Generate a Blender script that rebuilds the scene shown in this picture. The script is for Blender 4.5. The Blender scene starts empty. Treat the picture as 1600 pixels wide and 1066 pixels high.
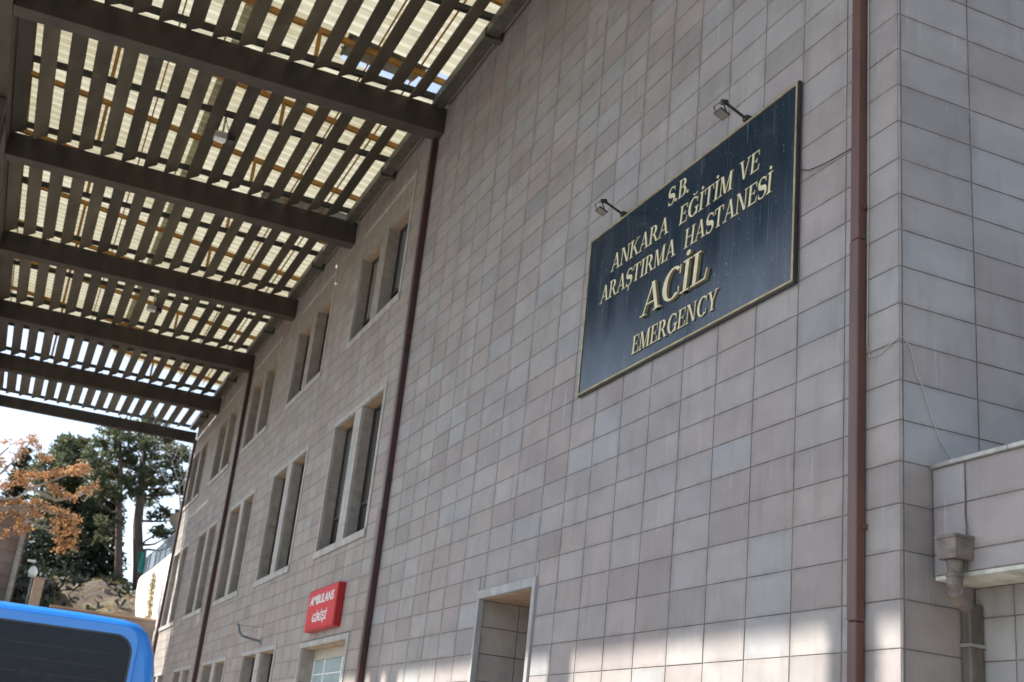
import bpy, bmesh, math, random
from mathutils import Vector, Matrix

random.seed(11)
scene = bpy.context.scene
COL = scene.collection

# ------------------------------------------------------------------ camera
CAM = Vector((-5.345, -6.381, 1.6))
YAW, PIT, ROL = math.radians(21.0563), math.radians(19.7294), math.radians(6.2324)
FPX = 1891.2 / 1600.0
fw = Vector((math.sin(YAW) * math.cos(PIT), math.cos(YAW) * math.cos(PIT), math.sin(PIT)))
r0 = Vector((math.cos(YAW), -math.sin(YAW), 0))
u0 = r0.cross(fw)
rt = r0 * math.cos(ROL) + u0 * math.sin(ROL)
up = u0 * math.cos(ROL) - r0 * math.sin(ROL)
cd = bpy.data.cameras.new('camera')
cam = bpy.data.objects.new('camera', cd)
COL.objects.link(cam)
cam.matrix_world = Matrix(((rt.x, up.x, -fw.x, CAM.x), (rt.y, up.y, -fw.y, CAM.y),
                           (rt.z, up.z, -fw.z, CAM.z), (0, 0, 0, 1)))
cd.sensor_width = 36.0
cd.lens = 36.0 * FPX
cd.clip_start, cd.clip_end = 0.1, 2000
cd.dof.use_dof = True
cd.dof.focus_distance = 11.2
cd.dof.aperture_fstop = 2.2
scene.camera = cam

# ------------------------------------------------------------------ sky, sun, exposure
SUN = Vector((-0.80, 0.50, 1.0)).normalized()
EL = math.asin(SUN.z)
AZ = math.atan2(SUN.x, SUN.y)
world = bpy.data.worlds.new('World')
scene.world = world
world.use_nodes = True
wn, wl = world.node_tree.nodes, world.node_tree.links
sky = wn.new('ShaderNodeTexSky')
sky.sky_type = 'NISHITA'
sky.sun_disc = False
sky.sun_elevation = EL
sky.sun_rotation = AZ
sky.air_density = 1.0
sky.dust_density = 0.8
hs = wn.new('ShaderNodeHueSaturation')
hs.inputs['Saturation'].default_value = 0.72
wl.new(sky.outputs[0], hs.inputs['Color'])
wl.new(hs.outputs[0], wn['Background'].inputs[0])
wn['Background'].inputs[1].default_value = 0.085
sd = bpy.data.lights.new('sun', 'SUN')
sd.energy = 3.9
sd.angle = math.radians(0.6)
sd.color = (1.0, 0.95, 0.87)
so = bpy.data.objects.new('sun', sd)
COL.objects.link(so)
so.rotation_euler = SUN.to_track_quat('Z', 'Y').to_euler()
scene.view_settings.view_transform = 'Standard'
scene.view_settings.look = 'None'
scene.view_settings.gamma = 1.0
scene.view_settings.exposure = 1.74
scene.view_settings.use_curve_mapping = False
scene.render.engine = 'CYCLES'
scene.cycles.max_bounces = 8
scene.cycles.diffuse_bounces = 4

# ------------------------------------------------------------------ helpers
def tag(o, label=None, cat=None, group=None, kind=None):
    if label: o['label'] = label
    if cat: o['category'] = cat
    if group: o['group'] = group
    if kind: o['kind'] = kind
    return o

def thing(name, label, cat, loc=(0, 0, 0), group=None):
    o = bpy.data.objects.new(name, None)
    COL.objects.link(o)
    o.location = loc
    o.empty_display_size = 0.2
    return tag(o, label, cat, group)

def link(name, me, mat=None, parent=None, loc=None):
    """mesh given in world coordinates (or local when loc is given)"""
    o = bpy.data.objects.new(name, me)
    COL.objects.link(o)
    if mat is not None and len(me.materials) == 0:
        me.materials.append(mat)
    if parent is not None:
        o.parent = parent
        o.matrix_parent_inverse = Matrix.Translation(wpos(parent)).inverted()
    if loc is not None:
        o.location = loc
    return o

def wpos(o):
    # all parents are pure translations here
    v = Vector(o.location)
    if o.parent is not None:
        v = wpos(o.parent) + o.matrix_parent_inverse.to_translation() + v if False else v
    return v

class MB:
    def __init__(self):
        self.v, self.f = [], []
    def quad(self, a, b, c, d):
        n = len(self.v)
        self.v += [tuple(a), tuple(b), tuple(c), tuple(d)]
        self.f.append((n, n + 1, n + 2, n + 3))
        return self
    def tri(self, a, b, c):
        n = len(self.v)
        self.v += [tuple(a), tuple(b), tuple(c)]
        self.f.append((n, n + 1, n + 2))
        return self
    def box(self, x0, y0, z0, x1, y1, z1):
        n = len(self.v)
        self.v += [(x0, y0, z0), (x1, y0, z0), (x1, y1, z0), (x0, y1, z0),
                   (x0, y0, z1), (x1, y0, z1), (x1, y1, z1), (x0, y1, z1)]
        for f in ((0, 3, 2, 1), (4, 5, 6, 7), (0, 1, 5, 4), (1, 2, 6, 5), (2, 3, 7, 6), (3, 0, 4, 7)):
            self.f.append(tuple(n + i for i in f))
        return self
    def obox(self, c, ax, ay, az):
        """box from centre and three half-axis vectors"""
        c, ax, ay, az = Vector(c), Vector(ax), Vector(ay), Vector(az)
        n = len(self.v)
        for sz in (-1, 1):
            for sx, sy in ((-1, -1), (1, -1), (1, 1), (-1, 1)):
                self.v.append(tuple(c + ax * sx + ay * sy + az * sz))
        for f in ((0, 3, 2, 1), (4, 5, 6, 7), (0, 1, 5, 4), (1, 2, 6, 5), (2, 3, 7, 6), (3, 0, 4, 7)):
            self.f.append(tuple(n + i for i in f))
        return self
    def tube(self, pts, rad, n=8, cap=True):
        pts = [Vector(p) for p in pts]
        if not isinstance(rad, (list, tuple)): rad = [rad] * len(pts)
        rings = []
        for i, p in enumerate(pts):
            d = (pts[min(i + 1, len(pts) - 1)] - pts[max(i - 1, 0)]).normalized()
            a = d.orthogonal().normalized() if abs(d.z) > 0.95 else d.cross(Vector((0, 0, 1))).normalized()
            if abs(d.z) > 0.95: a = (Vector((1, 0, 0)) - d * d.x).normalized()
            b = d.cross(a)
            base = len(self.v)
            for k in range(n):
                t = 2 * math.pi * k / n
                self.v.append(tuple(p + (a * math.cos(t) + b * math.sin(t)) * rad[i]))
            rings.append(base)
        for i in range(len(rings) - 1):
            for k in range(n):
                a0, a1 = rings[i] + k, rings[i] + (k + 1) % n
                b0, b1 = rings[i + 1] + k, rings[i + 1] + (k + 1) % n
                self.f.append((a0, a1, b1, b0))
        if cap:
            self.f.append(tuple(rings[0] + k for k in range(n))[::-1])
            self.f.append(tuple(rings[-1] + k for k in range(n)))
        return self
    def prism(self, poly, axis_d):
        """extrude closed polygon (list of 3d points) by vector"""
        n = len(self.v)
        m = len(poly)
        d = Vector(axis_d)
        self.v += [tuple(p) for p in poly] + [tuple(Vector(p) + d) for p in poly]
        self.f.append(tuple(range(n, n + m)))
        self.f.append(tuple(range(n + 2 * m - 1, n + m - 1, -1)))
        for i in range(m):
            j = (i + 1) % m
            self.f.append((n + i, n + m + i, n + m + j, n + j))
        return self
    def mesh(self, name, smooth=False):
        me = bpy.data.meshes.new(name)
        me.from_pydata(self.v, [], self.f)
        bm = bmesh.new()
        bm.from_mesh(me)
        bmesh.ops.recalc_face_normals(bm, faces=bm.faces)
        bm.to_mesh(me)
        bm.free()
        if smooth:
            for p in me.polygons: p.use_smooth = True
        return me
    def build(self, name, mat, parent=None, smooth=False, bevel=0.0):
        me = self.mesh(name, smooth)
        if bevel > 0:
            bm = bmesh.new()
            bm.from_mesh(me)
            bmesh.ops.bevel(bm, geom=list(bm.edges), offset=bevel, segments=2, affect='EDGES', profile=0.5)
            bm.to_mesh(me)
            bm.free()
        return link(name, me, mat, parent)

# ------------------------------------------------------------------ materials
def new_mat(name):
    m = bpy.data.materials.new(name)
    m.use_nodes = True
    return m, m.node_tree.nodes, m.node_tree.links, m.node_tree.nodes['Principled BSDF']

def noise(n, l, scale, detail=4, rough=0.55, stretch=None, coord='Object'):
    tc = n.new('ShaderNodeTexCoord')
    nz = n.new('ShaderNodeTexNoise')
    nz.inputs['Scale'].default_value = scale
    nz.inputs['Detail'].default_value = detail
    nz.inputs['Roughness'].default_value = rough
    if stretch:
        mp = n.new('ShaderNodeMapping')
        mp.inputs['Scale'].default_value = stretch
        l.new(tc.outputs[coord], mp.inputs[0])
        l.new(mp.outputs[0], nz.inputs['Vector'])
    else:
        l.new(tc.outputs[coord], nz.inputs['Vector'])
    return nz

def ramp(n, l, src, stops):
    r = n.new('ShaderNodeValToRGB')
    e = r.color_ramp.elements
    while len(e) < len(stops): e.new(0.5)
    for i, (p, c) in enumerate(stops):
        e[i].position = p
        e[i].color = tuple(c) + (1,) if len(c) == 3 else c
    l.new(src, r.inputs[0])
    return r

def mixc(n, l, fac, a, b, mode='MIX'):
    m = n.new('ShaderNodeMix')
    m.data_type = 'RGBA'
    m.blend_type = mode
    for s, v in ((0, fac), (6, a), (7, b)):
        if isinstance(v, bpy.types.NodeSocket): l.new(v, m.inputs[s])
        elif s == 0: m.inputs[0].default_value = v
        else: m.inputs[s].default_value = tuple(v) + (1,)
    return m.outputs[2]

def bump(n, l, b, h, dist, strength=0.6):
    bp = n.new('ShaderNodeBump')
    bp.inputs['Strength'].default_value = strength
    bp.inputs['Distance'].default_value = dist
    l.new(h, bp.inputs['Height'])
    l.new(bp.outputs[0], b.inputs['Normal'])

def simple(name, col, rough=0.6, metal=0.0, var=0.25, scale=6, bumpd=0.0, spec=0.5, stretch=None):
    m, n, l, b = new_mat(name)
    nz = noise(n, l, scale, 5, 0.6, stretch)
    lo = tuple(c * (1 - var) for c in col)
    hi = tuple(min(1, c * (1 + var)) for c in col)
    r = ramp(n, l, nz.outputs['Fac'], [(0.3, lo), (0.7, hi)])
    l.new(r.outputs[0], b.inputs['Base Color'])
    b.inputs['Roughness'].default_value = rough
    b.inputs['Metallic'].default_value = metal
    b.inputs['Specular IOR Level'].default_value = spec
    if bumpd: bump(n, l, b, nz.outputs['Fac'], bumpd)
    return m

def tile_mat(name, use_attr):
    m, n, l, b = new_mat(name)
    geo = n.new('ShaderNodeNewGeometry')
    if use_attr:
        a = n.new('ShaderNodeAttribute')
        a.attribute_name = 'tint'
        tint = a.outputs['Color']
    else:
        a = n.new('ShaderNodeObjectInfo')
        tint = a.outputs['Color']
    def posnoise(scale, stretch, detail=5):
        mp = n.new('ShaderNodeMapping')
        mp.inputs['Scale'].default_value = stretch
        l.new(geo.outputs['Position'], mp.inputs[0])
        nz = n.new('ShaderNodeTexNoise')
        nz.inputs['Scale'].default_value = scale
        nz.inputs['Detail'].default_value = detail
        nz.inputs['Roughness'].default_value = 0.6
        l.new(mp.outputs[0], nz.inputs['Vector'])
        return nz
    big = posnoise(1.3, (1, 1, 1.6))
    c = mixc(n, l, 0.6, tint, ramp(n, l, big.outputs['Fac'], [(0.3, (0.62, 0.61, 0.60)), (0.7, (1, 1, 1))]).outputs[0], 'MULTIPLY')
    fine = posnoise(160, (1, 1, 1), 3)
    c = mixc(n, l, 0.35, c, ramp(n, l, fine.outputs['Fac'], [(0.35, (0.7, 0.69, 0.68)), (0.65, (1.0, 1.0, 1.0))]).outputs[0], 'MULTIPLY')
    # water run marks: thin pale lime streaks and dark smears
    uv = n.new('ShaderNodeUVMap'); uv.uv_map = 'tile'
    sp = n.new('ShaderNodeSeparateXYZ'); l.new(uv.outputs[0], sp.inputs[0])
    def edge(sock):
        m1 = n.new('ShaderNodeMath'); m1.operation = 'SUBTRACT'; m1.inputs[1].default_value = 0.5; l.new(sock, m1.inputs[0])
        m2 = n.new('ShaderNodeMath'); m2.operation = 'ABSOLUTE'; l.new(m1.outputs[0], m2.inputs[0])
        return m2.outputs[0]
    mx_ = n.new('ShaderNodeMath'); mx_.operation = 'MAXIMUM'
    l.new(edge(sp.outputs[0]), mx_.inputs[0]); l.new(edge(sp.outputs[1]), mx_.inputs[1])
    ed = ramp(n, l, mx_.outputs[0], [(0.36, (0, 0, 0)), (0.5, (1, 1, 1))])
    en = posnoise(4.5, (1, 1, 0.8), 5)
    ef = mixc(n, l, 1.0, ed.outputs[0], ramp(n, l, en.outputs['Fac'], [(0.40, (0.03, 0.03, 0.03)), (0.74, (0.62, 0.62, 0.62))]).outputs[0], 'MULTIPLY')
    c = mixc(n, l, ef, c, (0.135, 0.118, 0.108))
    st = posnoise(26, (1, 1, 0.045), 3)
    c = mixc(n, l, ramp(n, l, st.outputs['Fac'], [(0.64, (0, 0, 0)), (0.78, (0.55, 0.55, 0.55))]).outputs[0], c, (0.52, 0.53, 0.55))
    dk = posnoise(5, (1, 1, 0.22), 6)
    c = mixc(n, l, ramp(n, l, dk.outputs['Fac'], [(0.55, (0, 0, 0)), (0.78, (0.45, 0.45, 0.45))]).outputs[0], c, (0.15, 0.125, 0.12))
    l.new(c, b.inputs['Base Color'])
    b.inputs['Roughness'].default_value = 0.62
    b.inputs['Specular IOR Level'].default_value = 0.35
    bump(n, l, b, fine.outputs['Fac'], 0.002, 0.4)
    return m

M = {}
M['tile'] = tile_mat('facade stone tile', False)
M['tile_far'] = tile_mat('facade stone tile joined', True)
M['joint'] = simple('dark joint mortar', (0.15, 0.135, 0.125), 0.9, var=0.4, scale=9)
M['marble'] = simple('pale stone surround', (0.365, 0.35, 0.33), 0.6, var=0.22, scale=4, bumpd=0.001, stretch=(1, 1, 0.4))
M['door_stone'] = simple('grey door surround', (0.33, 0.325, 0.32), 0.6, var=0.25, scale=4, bumpd=0.001, stretch=(1, 1, 0.4))
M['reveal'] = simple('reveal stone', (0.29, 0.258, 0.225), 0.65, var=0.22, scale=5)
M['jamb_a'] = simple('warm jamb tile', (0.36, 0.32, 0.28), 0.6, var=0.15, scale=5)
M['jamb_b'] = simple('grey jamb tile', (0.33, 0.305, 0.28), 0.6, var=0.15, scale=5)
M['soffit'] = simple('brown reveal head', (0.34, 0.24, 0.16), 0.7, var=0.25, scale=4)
M['beam'] = simple('brown painted beam', (0.044, 0.034, 0.025), 0.6, var=0.4, scale=2.5, bumpd=0.002, stretch=(1, 1, 0.3))
M['slat'] = simple('weathered brown slat', (0.074, 0.062, 0.043), 0.65, var=0.32, scale=3, bumpd=0.002, stretch=(1, 0.2, 1))
def slat_mat():
    m = M['slat']; n, l = m.node_tree.nodes, m.node_tree.links
    b = n['Principled BSDF']
    src = b.inputs['Base Color'].links[0].from_socket
    info = n.new('ShaderNodeObjectInfo')
    c = mixc(n, l, 1.0, src, ramp(n, l, info.outputs['Random'], [(0.0, (0.68, 0.68, 0.7)), (0.6, (1.05, 1.0, 0.96)), (1.0, (1.45, 1.42, 1.38))]).outputs[0], 'MULTIPLY')
    grime = noise(n, l, 1.7, 6, 0.7)
    c = mixc(n, l, ramp(n, l, grime.outputs['Fac'], [(0.52, (0, 0, 0)), (0.75, (0.55, 0.55, 0.55))]).outputs[0], c, (0.15, 0.135, 0.10))
    l.new(c, b.inputs['Base Color'])
slat_mat()
M['steel'] = simple('black purlin steel', (0.02, 0.02, 0.018), 0.5, var=0.3)
M['amber'] = simple('ochre painted rafter', (0.42, 0.20, 0.035), 0.55, var=0.3, scale=5)
M['gutter'] = simple('dark gutter metal', (0.075, 0.068, 0.055), 0.45, metal=0.3, var=0.5, scale=7)
M['cream'] = simple('cream flashing', (0.52, 0.45, 0.34), 0.55, var=0.25, scale=5)
M['oldsheet'] = simple('dull grey broken sheet', (0.30, 0.29, 0.24), 0.6, var=0.35, scale=4)
M['pipe'] = simple('red brown pipe paint', (0.10, 0.046, 0.034), 0.42, var=0.25, scale=5, stretch=(1, 1, 0.3))
M['pipe_dark'] = simple('dark wine pipe paint', (0.05, 0.018, 0.018), 0.45, var=0.3, scale=5)
M['pipe_grey'] = simple('weathered grey brown pipe', (0.115, 0.098, 0.082), 0.6, var=0.4, scale=8, bumpd=0.002, stretch=(1, 1, 0.35))
M['hopper'] = simple('rusty taupe hopper', (0.145, 0.122, 0.104), 0.6, var=0.45, scale=10, bumpd=0.002)
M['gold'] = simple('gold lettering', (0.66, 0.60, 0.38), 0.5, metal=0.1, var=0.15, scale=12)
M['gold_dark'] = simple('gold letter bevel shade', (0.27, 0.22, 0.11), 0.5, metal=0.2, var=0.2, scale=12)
M['brass'] = simple('tarnished brass trim', (0.36, 0.30, 0.17), 0.4, metal=0.5, var=0.35, scale=9)
M['black'] = simple('black metal', (0.022, 0.021, 0.02), 0.45, var=0.4, scale=14)
M['white'] = simple('white paint', (0.78, 0.79, 0.78), 0.5, var=0.06)
M['cable'] = simple('grey white cable', (0.36, 0.35, 0.32), 0.6, var=0.1)
M['red'] = simple('red sign face', (0.56, 0.010, 0.014), 0.5, var=0.12, scale=3)
M['dark_red'] = simple('red sign side', (0.36, 0.006, 0.009), 0.55, var=0.15, scale=3)
M['bluegrey_glass'] = simple('frosted blue glass', (0.33, 0.44, 0.46), 0.15, var=0.12, scale=2)
M['sash'] = simple('dark window sash', (0.03, 0.026, 0.024), 0.5, var=0.2)
M['beige_board'] = simple('beige header board', (0.40, 0.37, 0.31), 0.7, var=0.15)
M['lampgrey'] = simple('grey lamp housing', (0.36, 0.37, 0.33), 0.5, var=0.2)
M['asphalt'] = simple('worn concrete yard', (0.235, 0.222, 0.205), 0.9, var=0.25, scale=3, bumpd=0.01)
M['paving'] = simple('pale concrete paving', (0.32, 0.30, 0.27), 0.85, var=0.2, scale=2)
M['coping'] = simple('zinc coping', (0.34, 0.33, 0.31), 0.45, metal=0.4, var=0.3, scale=7)
M['render_white'] = simple('white rendered wall', (0.78, 0.75, 0.69), 0.8, var=0.10, scale=0.8, stretch=(1, 1, 0.4))
M['rail'] = simple('grey blue rail', (0.16, 0.19, 0.22), 0.5, var=0.2)
M['mould'] = simple('stained plaster soffit', (0.50, 0.50, 0.44), 0.85, var=0.35, scale=6, bumpd=0.004)
M['bark'] = simple('pine bark', (0.115, 0.082, 0.062), 0.9, var=0.45, scale=5, bumpd=0.03, stretch=(1, 1, 0.3))
M['pale_bark'] = simple('pale bare bark', (0.36, 0.32, 0.28), 0.85, var=0.3, scale=5)
M['teal'] = simple('green flag cloth', (0.02, 0.19, 0.15), 0.8, var=0.2)
M['beige'] = simple('beige cabinet paint', (0.42, 0.31, 0.22), 0.6, var=0.12)
M['opal'] = simple('white lantern glass', (0.72, 0.76, 0.78), 0.25, var=0.08)
M['mauve'] = simple('brown stone cladding', (0.21, 0.165, 0.145), 0.8, var=0.25, scale=1.5, bumpd=0.004)
M['tail_line'] = simple('heater line', (0.022, 0.016, 0.016), 0.5)
M['tyre'] = simple('tyre rubber', (0.02, 0.02, 0.02), 0.85)
M['plastic'] = simple('dark bumper plastic', (0.035, 0.035, 0.037), 0.6)
M['chrome'] = simple('wheel silver', (0.5, 0.5, 0.5), 0.35, metal=0.8)
M['tail'] = simple('tail lamp red', (0.45, 0.01, 0.01), 0.15)
M['stalk'] = simple('dry yellow stalk', (0.36, 0.27, 0.09), 0.85, var=0.3)

def leaf_mat(name, cols, trans=0.25):
    m, n, l, b = new_mat(name)
    g = n.new('ShaderNodeNewGeometry')
    r = ramp(n, l, g.outputs['Random Per Island'], cols)
    l.new(r.outputs[0], b.inputs['Base Color'])
    b.inputs['Roughness'].default_value = 0.6
    b.inputs['Specular IOR Level'].default_value = 0.25
    tr = n.new('ShaderNodeBsdfTranslucent')
    l.new(r.outputs[0], tr.inputs['Color'])
    mx = n.new('ShaderNodeMixShader')
    mx.inputs[0].default_value = trans
    l.new(b.outputs[0], mx.inputs[1])
    l.new(tr.outputs[0], mx.inputs[2])
    l.new(mx.outputs[0], n['Material Output'].inputs['Surface'])
    return m

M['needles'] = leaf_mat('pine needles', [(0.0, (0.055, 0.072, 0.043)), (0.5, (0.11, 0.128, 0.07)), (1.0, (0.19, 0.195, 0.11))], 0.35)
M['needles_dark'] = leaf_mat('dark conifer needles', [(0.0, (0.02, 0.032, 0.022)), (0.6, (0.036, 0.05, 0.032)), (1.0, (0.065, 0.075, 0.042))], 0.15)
M['orange'] = leaf_mat('dry orange leaves', [(0.0, (0.30, 0.15, 0.06)), (0.5, (0.46, 0.255, 0.12)), (1.0, (0.58, 0.36, 0.19))], 0.4)
M['yellow'] = leaf_mat('yellow climber leaves', [(0.0, (0.17, 0.13, 0.03)), (1.0, (0.30, 0.25, 0.08))], 0.3)

def sheet_mat(drab=(1.0, 1.0, 1.0)):
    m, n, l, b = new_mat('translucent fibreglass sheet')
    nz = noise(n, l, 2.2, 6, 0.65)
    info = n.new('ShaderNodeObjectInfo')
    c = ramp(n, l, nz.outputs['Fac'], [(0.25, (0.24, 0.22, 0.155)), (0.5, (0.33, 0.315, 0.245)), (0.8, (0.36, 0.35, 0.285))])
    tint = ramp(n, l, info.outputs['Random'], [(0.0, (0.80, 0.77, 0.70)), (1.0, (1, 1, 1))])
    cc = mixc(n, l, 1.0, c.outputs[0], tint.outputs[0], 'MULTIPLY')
    cc = mixc(n, l, 1.0, cc, drab, 'MULTIPLY')
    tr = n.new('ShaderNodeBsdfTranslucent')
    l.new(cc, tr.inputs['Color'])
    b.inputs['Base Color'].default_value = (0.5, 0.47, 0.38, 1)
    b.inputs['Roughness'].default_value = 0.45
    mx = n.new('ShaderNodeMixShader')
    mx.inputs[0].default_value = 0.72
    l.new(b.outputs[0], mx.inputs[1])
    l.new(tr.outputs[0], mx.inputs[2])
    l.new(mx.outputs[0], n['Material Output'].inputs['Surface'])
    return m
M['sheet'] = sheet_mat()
M['sheet_pan'] = sheet_mat((0.84, 0.83, 0.78))  # flat pans multiplied a little darker than the ridges

def glass_mat(name, col, rough=0.06):
    m, n, l, b = new_mat(name)
    nz = noise(n, l, 1.5, 3)
    r = ramp(n, l, nz.outputs['Fac'], [(0.3, tuple(c * 0.7 for c in col)), (0.7, tuple(c * 1.3 for c in col))])
    l.new(r.outputs[0], b.inputs['Base Color'])
    b.inputs['Roughness'].default_value = rough
    b.inputs['Specular IOR Level'].default_value = 0.7
    return m
def pane_mat():
    m, n, l, b = new_mat('curtained window glass')
    info = n.new('ShaderNodeObjectInfo')
    base = ramp(n, l, info.outputs['Random'], [(0.0, (0.03, 0.03, 0.03)), (0.35, (0.10, 0.105, 0.10)), (0.7, (0.22, 0.23, 0.22)), (1.0, (0.30, 0.30, 0.28))])
    fold = noise(n, l, 7, 3, 0.5, (1, 1, 0.06))
    c = mixc(n, l, 0.6, base.outputs[0], ramp(n, l, fold.outputs['Fac'], [(0.35, (0.55, 0.55, 0.55)), (0.65, (1, 1, 1))]).outputs[0], 'MULTIPLY')
    l.new(c, b.inputs['Base Color'])
    b.inputs['Roughness'].default_value = 0.07
    b.inputs['Specular IOR Level'].default_value = 0.7
    return m
M['pane'] = pane_mat() if True else glass_mat('curtained window glass', (0.16, 0.17, 0.165))
M['pane_low'] = glass_mat('dark window glass', (0.04, 0.038, 0.034))

def plaque_mat():
    m, n, l, b = new_mat('navy plaque paint')
    base = noise(n, l, 1.1, 4, 0.5)
    c = ramp(n, l, base.outputs['Fac'], [(0.3, (0.005, 0.017, 0.031)), (0.7, (0.009, 0.026, 0.045))]).outputs[0]
    st = noise(n, l, 40, 2, 0.5, (1, 1, 0.035))
    c = mixc(n, l, ramp(n, l, st.outputs['Fac'], [(0.58, (0, 0, 0)), (0.80, (0.2, 0.2, 0.2))]).outputs[0], c, (0.32, 0.35, 0.38))
    sp = noise(n, l, 55, 2, 0.5, (1, 1, 0.5))
    c = mixc(n, l, ramp(n, l, sp.outputs['Fac'], [(0.71, (0, 0, 0)), (0.77, (0.7, 0.7, 0.7))]).outputs[0], c, (0.40, 0.42, 0.44))
    l.new(c, b.inputs['Base Color'])
    rr = noise(n, l, 3, 4, 0.6, (1, 1, 0.3))
    l.new(ramp(n, l, rr.outputs['Fac'], [(0.3, (0.13, 0.13, 0.13)), (0.7, (0.26, 0.26, 0.26))]).outputs[0], b.inputs['Roughness'])
    b.inputs['Specular IOR Level'].default_value = 0.65
    return m
M['plaque'] = plaque_mat()

def paint_mat(name, col):
    m, n, l, b = new_mat(name)
    nz = noise(n, l, 3, 3)
    r = ramp(n, l, nz.outputs['Fac'], [(0.3, tuple(c * 0.93 for c in col)), (0.7, col)])
    l.new(r.outputs[0], b.inputs['Base Color'])
    b.inputs['Roughness'].default_value = 0.35
    b.inputs['Coat Weight'].default_value = 0.7
    b.inputs['Coat Roughness'].default_value = 0.08
    return m
M['blue'] = paint_mat('blue van paint', (0.008, 0.21, 0.66))

def van_glass():
    m, n, l, b = new_mat('dusty tinted glass')
    nz = noise(n, l, 30, 5, 0.7)
    big = noise(n, l, 1.6, 3)
    d = mixc(n, l, 1.0, ramp(n, l, nz.outputs['Fac'], [(0.52, (0, 0, 0)), (0.75, (0.16, 0.16, 0.16))]).outputs[0],
             ramp(n, l, big.outputs['Fac'], [(0.45, (0, 0, 0)), (0.7, (0.7, 0.7, 0.7))]).outputs[0], 'MULTIPLY')
    c = mixc(n, l, d, (0.004, 0.008, 0.018), (0.16, 0.18, 0.20))
    l.new(c, b.inputs['Base Color'])
    b.inputs['Roughness'].default_value = 0.06
    b.inputs['Specular IOR Level'].default_value = 0.2
    return m
M['van_glass'] = van_glass()

def ground_mat():
    m, n, l, b = new_mat('dry hillside soil')
    nz = noise(n, l, 0.35, 6, 0.65)
    c = ramp(n, l, nz.outputs['Fac'], [(0.3, (0.045, 0.032, 0.023)), (0.5, (0.085, 0.06, 0.042)), (0.62, (0.11, 0.10, 0.05)), (0.8, (0.06, 0.08, 0.028))])
    l.new(c.outputs[0], b.inputs['Base Color'])
    b.inputs['Roughness'].default_value = 0.95
    f = noise(n, l, 4, 6)
    bump(n, l, b, f.outputs['Fac'], 0.15, 0.8)
    return m
M['soil'] = ground_mat()

# ------------------------------------------------------------------ ground, hillside
g = MB().quad((-700, -700, -0.004), (700, -700, -0.004), (700, 700, -0.004), (-700, 700, -0.004)).build('ground', M['soil'])
tag(g, kind='structure')
o = MB().quad((-30, -40, 0.0), (0.0, -40, 0.0), (0.0, 37, 0.0), (-30, 37, 0.0)).build('road', M['asphalt'])
tag(o, kind='structure')
o = MB().box(-1.6, -30, -0.05, -0.02, 37, 0.13).build('pavement', M['paving'])
tag(o, kind='structure')

def hill_h(x, y):
    def ss(a, b, t):
        t = max(0.0, min(1.0, (t - a) / (b - a)))
        return t * t * (3 - 2 * t)
    h = 5.6 * ss(37.5, 45, y) + 2.7 * ss(46, 57, y) + 1.2 * ss(60, 110, y)
    h += 0.25 * math.sin(x * 0.9 + y * 0.5) * ss(38, 48, y) + 0.18 * math.sin(x * 2.1 - y * 1.3) * ss(40, 48, y)
    h *= 1 - ss(90, 150, abs(x + 3))
    return h - 0.03
hm = MB()
NX, NY = 90, 70
xs = [-90 + 180 * (0.5 + 0.5 * (abs(2 * i / NX - 1) ** 1.8) * (1 if i > NX / 2 else -1)) for i in range(NX + 1)]
ys = [37.2 + (130 - 37.2) * (j / NY) ** 1.6 for j in range(NY + 1)]
for j in range(NY + 1):
    for i in range(NX + 1):
        hm.v.append((xs[i], ys[j], hill_h(xs[i], ys[j])))
for j in range(NY):
    for i in range(NX):
        a = j * (NX + 1) + i
        hm.f.append((a, a + 1, a + NX + 2, a + NX + 1))
o = hm.build('hillside', M['soil'], smooth=True)
tag(o, kind='structure')

# ------------------------------------------------------------------ hospital building
Y_END, Z_TOP = 39.2, 13.0
DEPTH = 14.0
hosp = thing('hospital_building', 'stone tiled hospital facade with paired tall windows under the slatted canopy', 'building', (0, 0, 0))
BAYS = [13.3, 18.9, 24.45, 29.85, 35.3]
BW = 3.5
ROWZ = [0.0, 0.42, 0.73, 1.04, 1.36, 1.678, 1.996, 2.314, 2.632, 2.948, 3.266, 3.584, 3.875, 4.166, 4.454, 4.74, 5.029, 5.318,
        5.607, 5.897, 6.186, 6.505, 6.822, 7.137, 7.455, 7.778, 8.068, 8.358, 8.648, 8.938, 9.227, 9.51, 9.83, 10.15,
        10.47, 10.79, 11.11, 11.40, 11.69, 11.98, 12.27, 12.56, 12.85, Z_TOP]
COLY = [0.0, 0.61, 1.21, 1.81, 2.41, 3.01, 3.61, 4.21, 4.81, 5.41, 6.01, 6.81, 7.53, 8.33, 8.96, 9.60, 10.25, 10.90, 11.55, 12.20, 12.75]
for k, b in enumerate(BAYS):
    e = b + BW
    COLY += [b + BW * i / 6 for i in range(7)]
    nb = BAYS[k + 1] if k + 1 < len(BAYS) else Y_END
    if nb - e > 1.2: COLY += [e + (nb - e) * i / 3 for i in (1, 2)]
    else: COLY.append((e + nb) / 2) if nb - e > 0.7 else None
COLY.append(Y_END)
COLY = sorted(set(round(c, 3) for c in COLY))

# openings: (y0, y1, z0, z1) holes through the tiled skin (surround included)
DOOR = (5.92, 7.68, 0.0, 3.70)
AMB = (13.40, 16.78, 0.0, 3.56)
holes = [DOOR, AMB]
wins = []
for k, b in enumerate(BAYS):
    for r, (z0, z1) in enumerate(((0.95, 3.66), (5.14, 7.88), (9.44, 12.08))):
        if r == 0 and k == 0: continue
        wins.append((b, b + BW, z0, z1, r))
        holes.append((b, b + BW, z0, z1))

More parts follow.
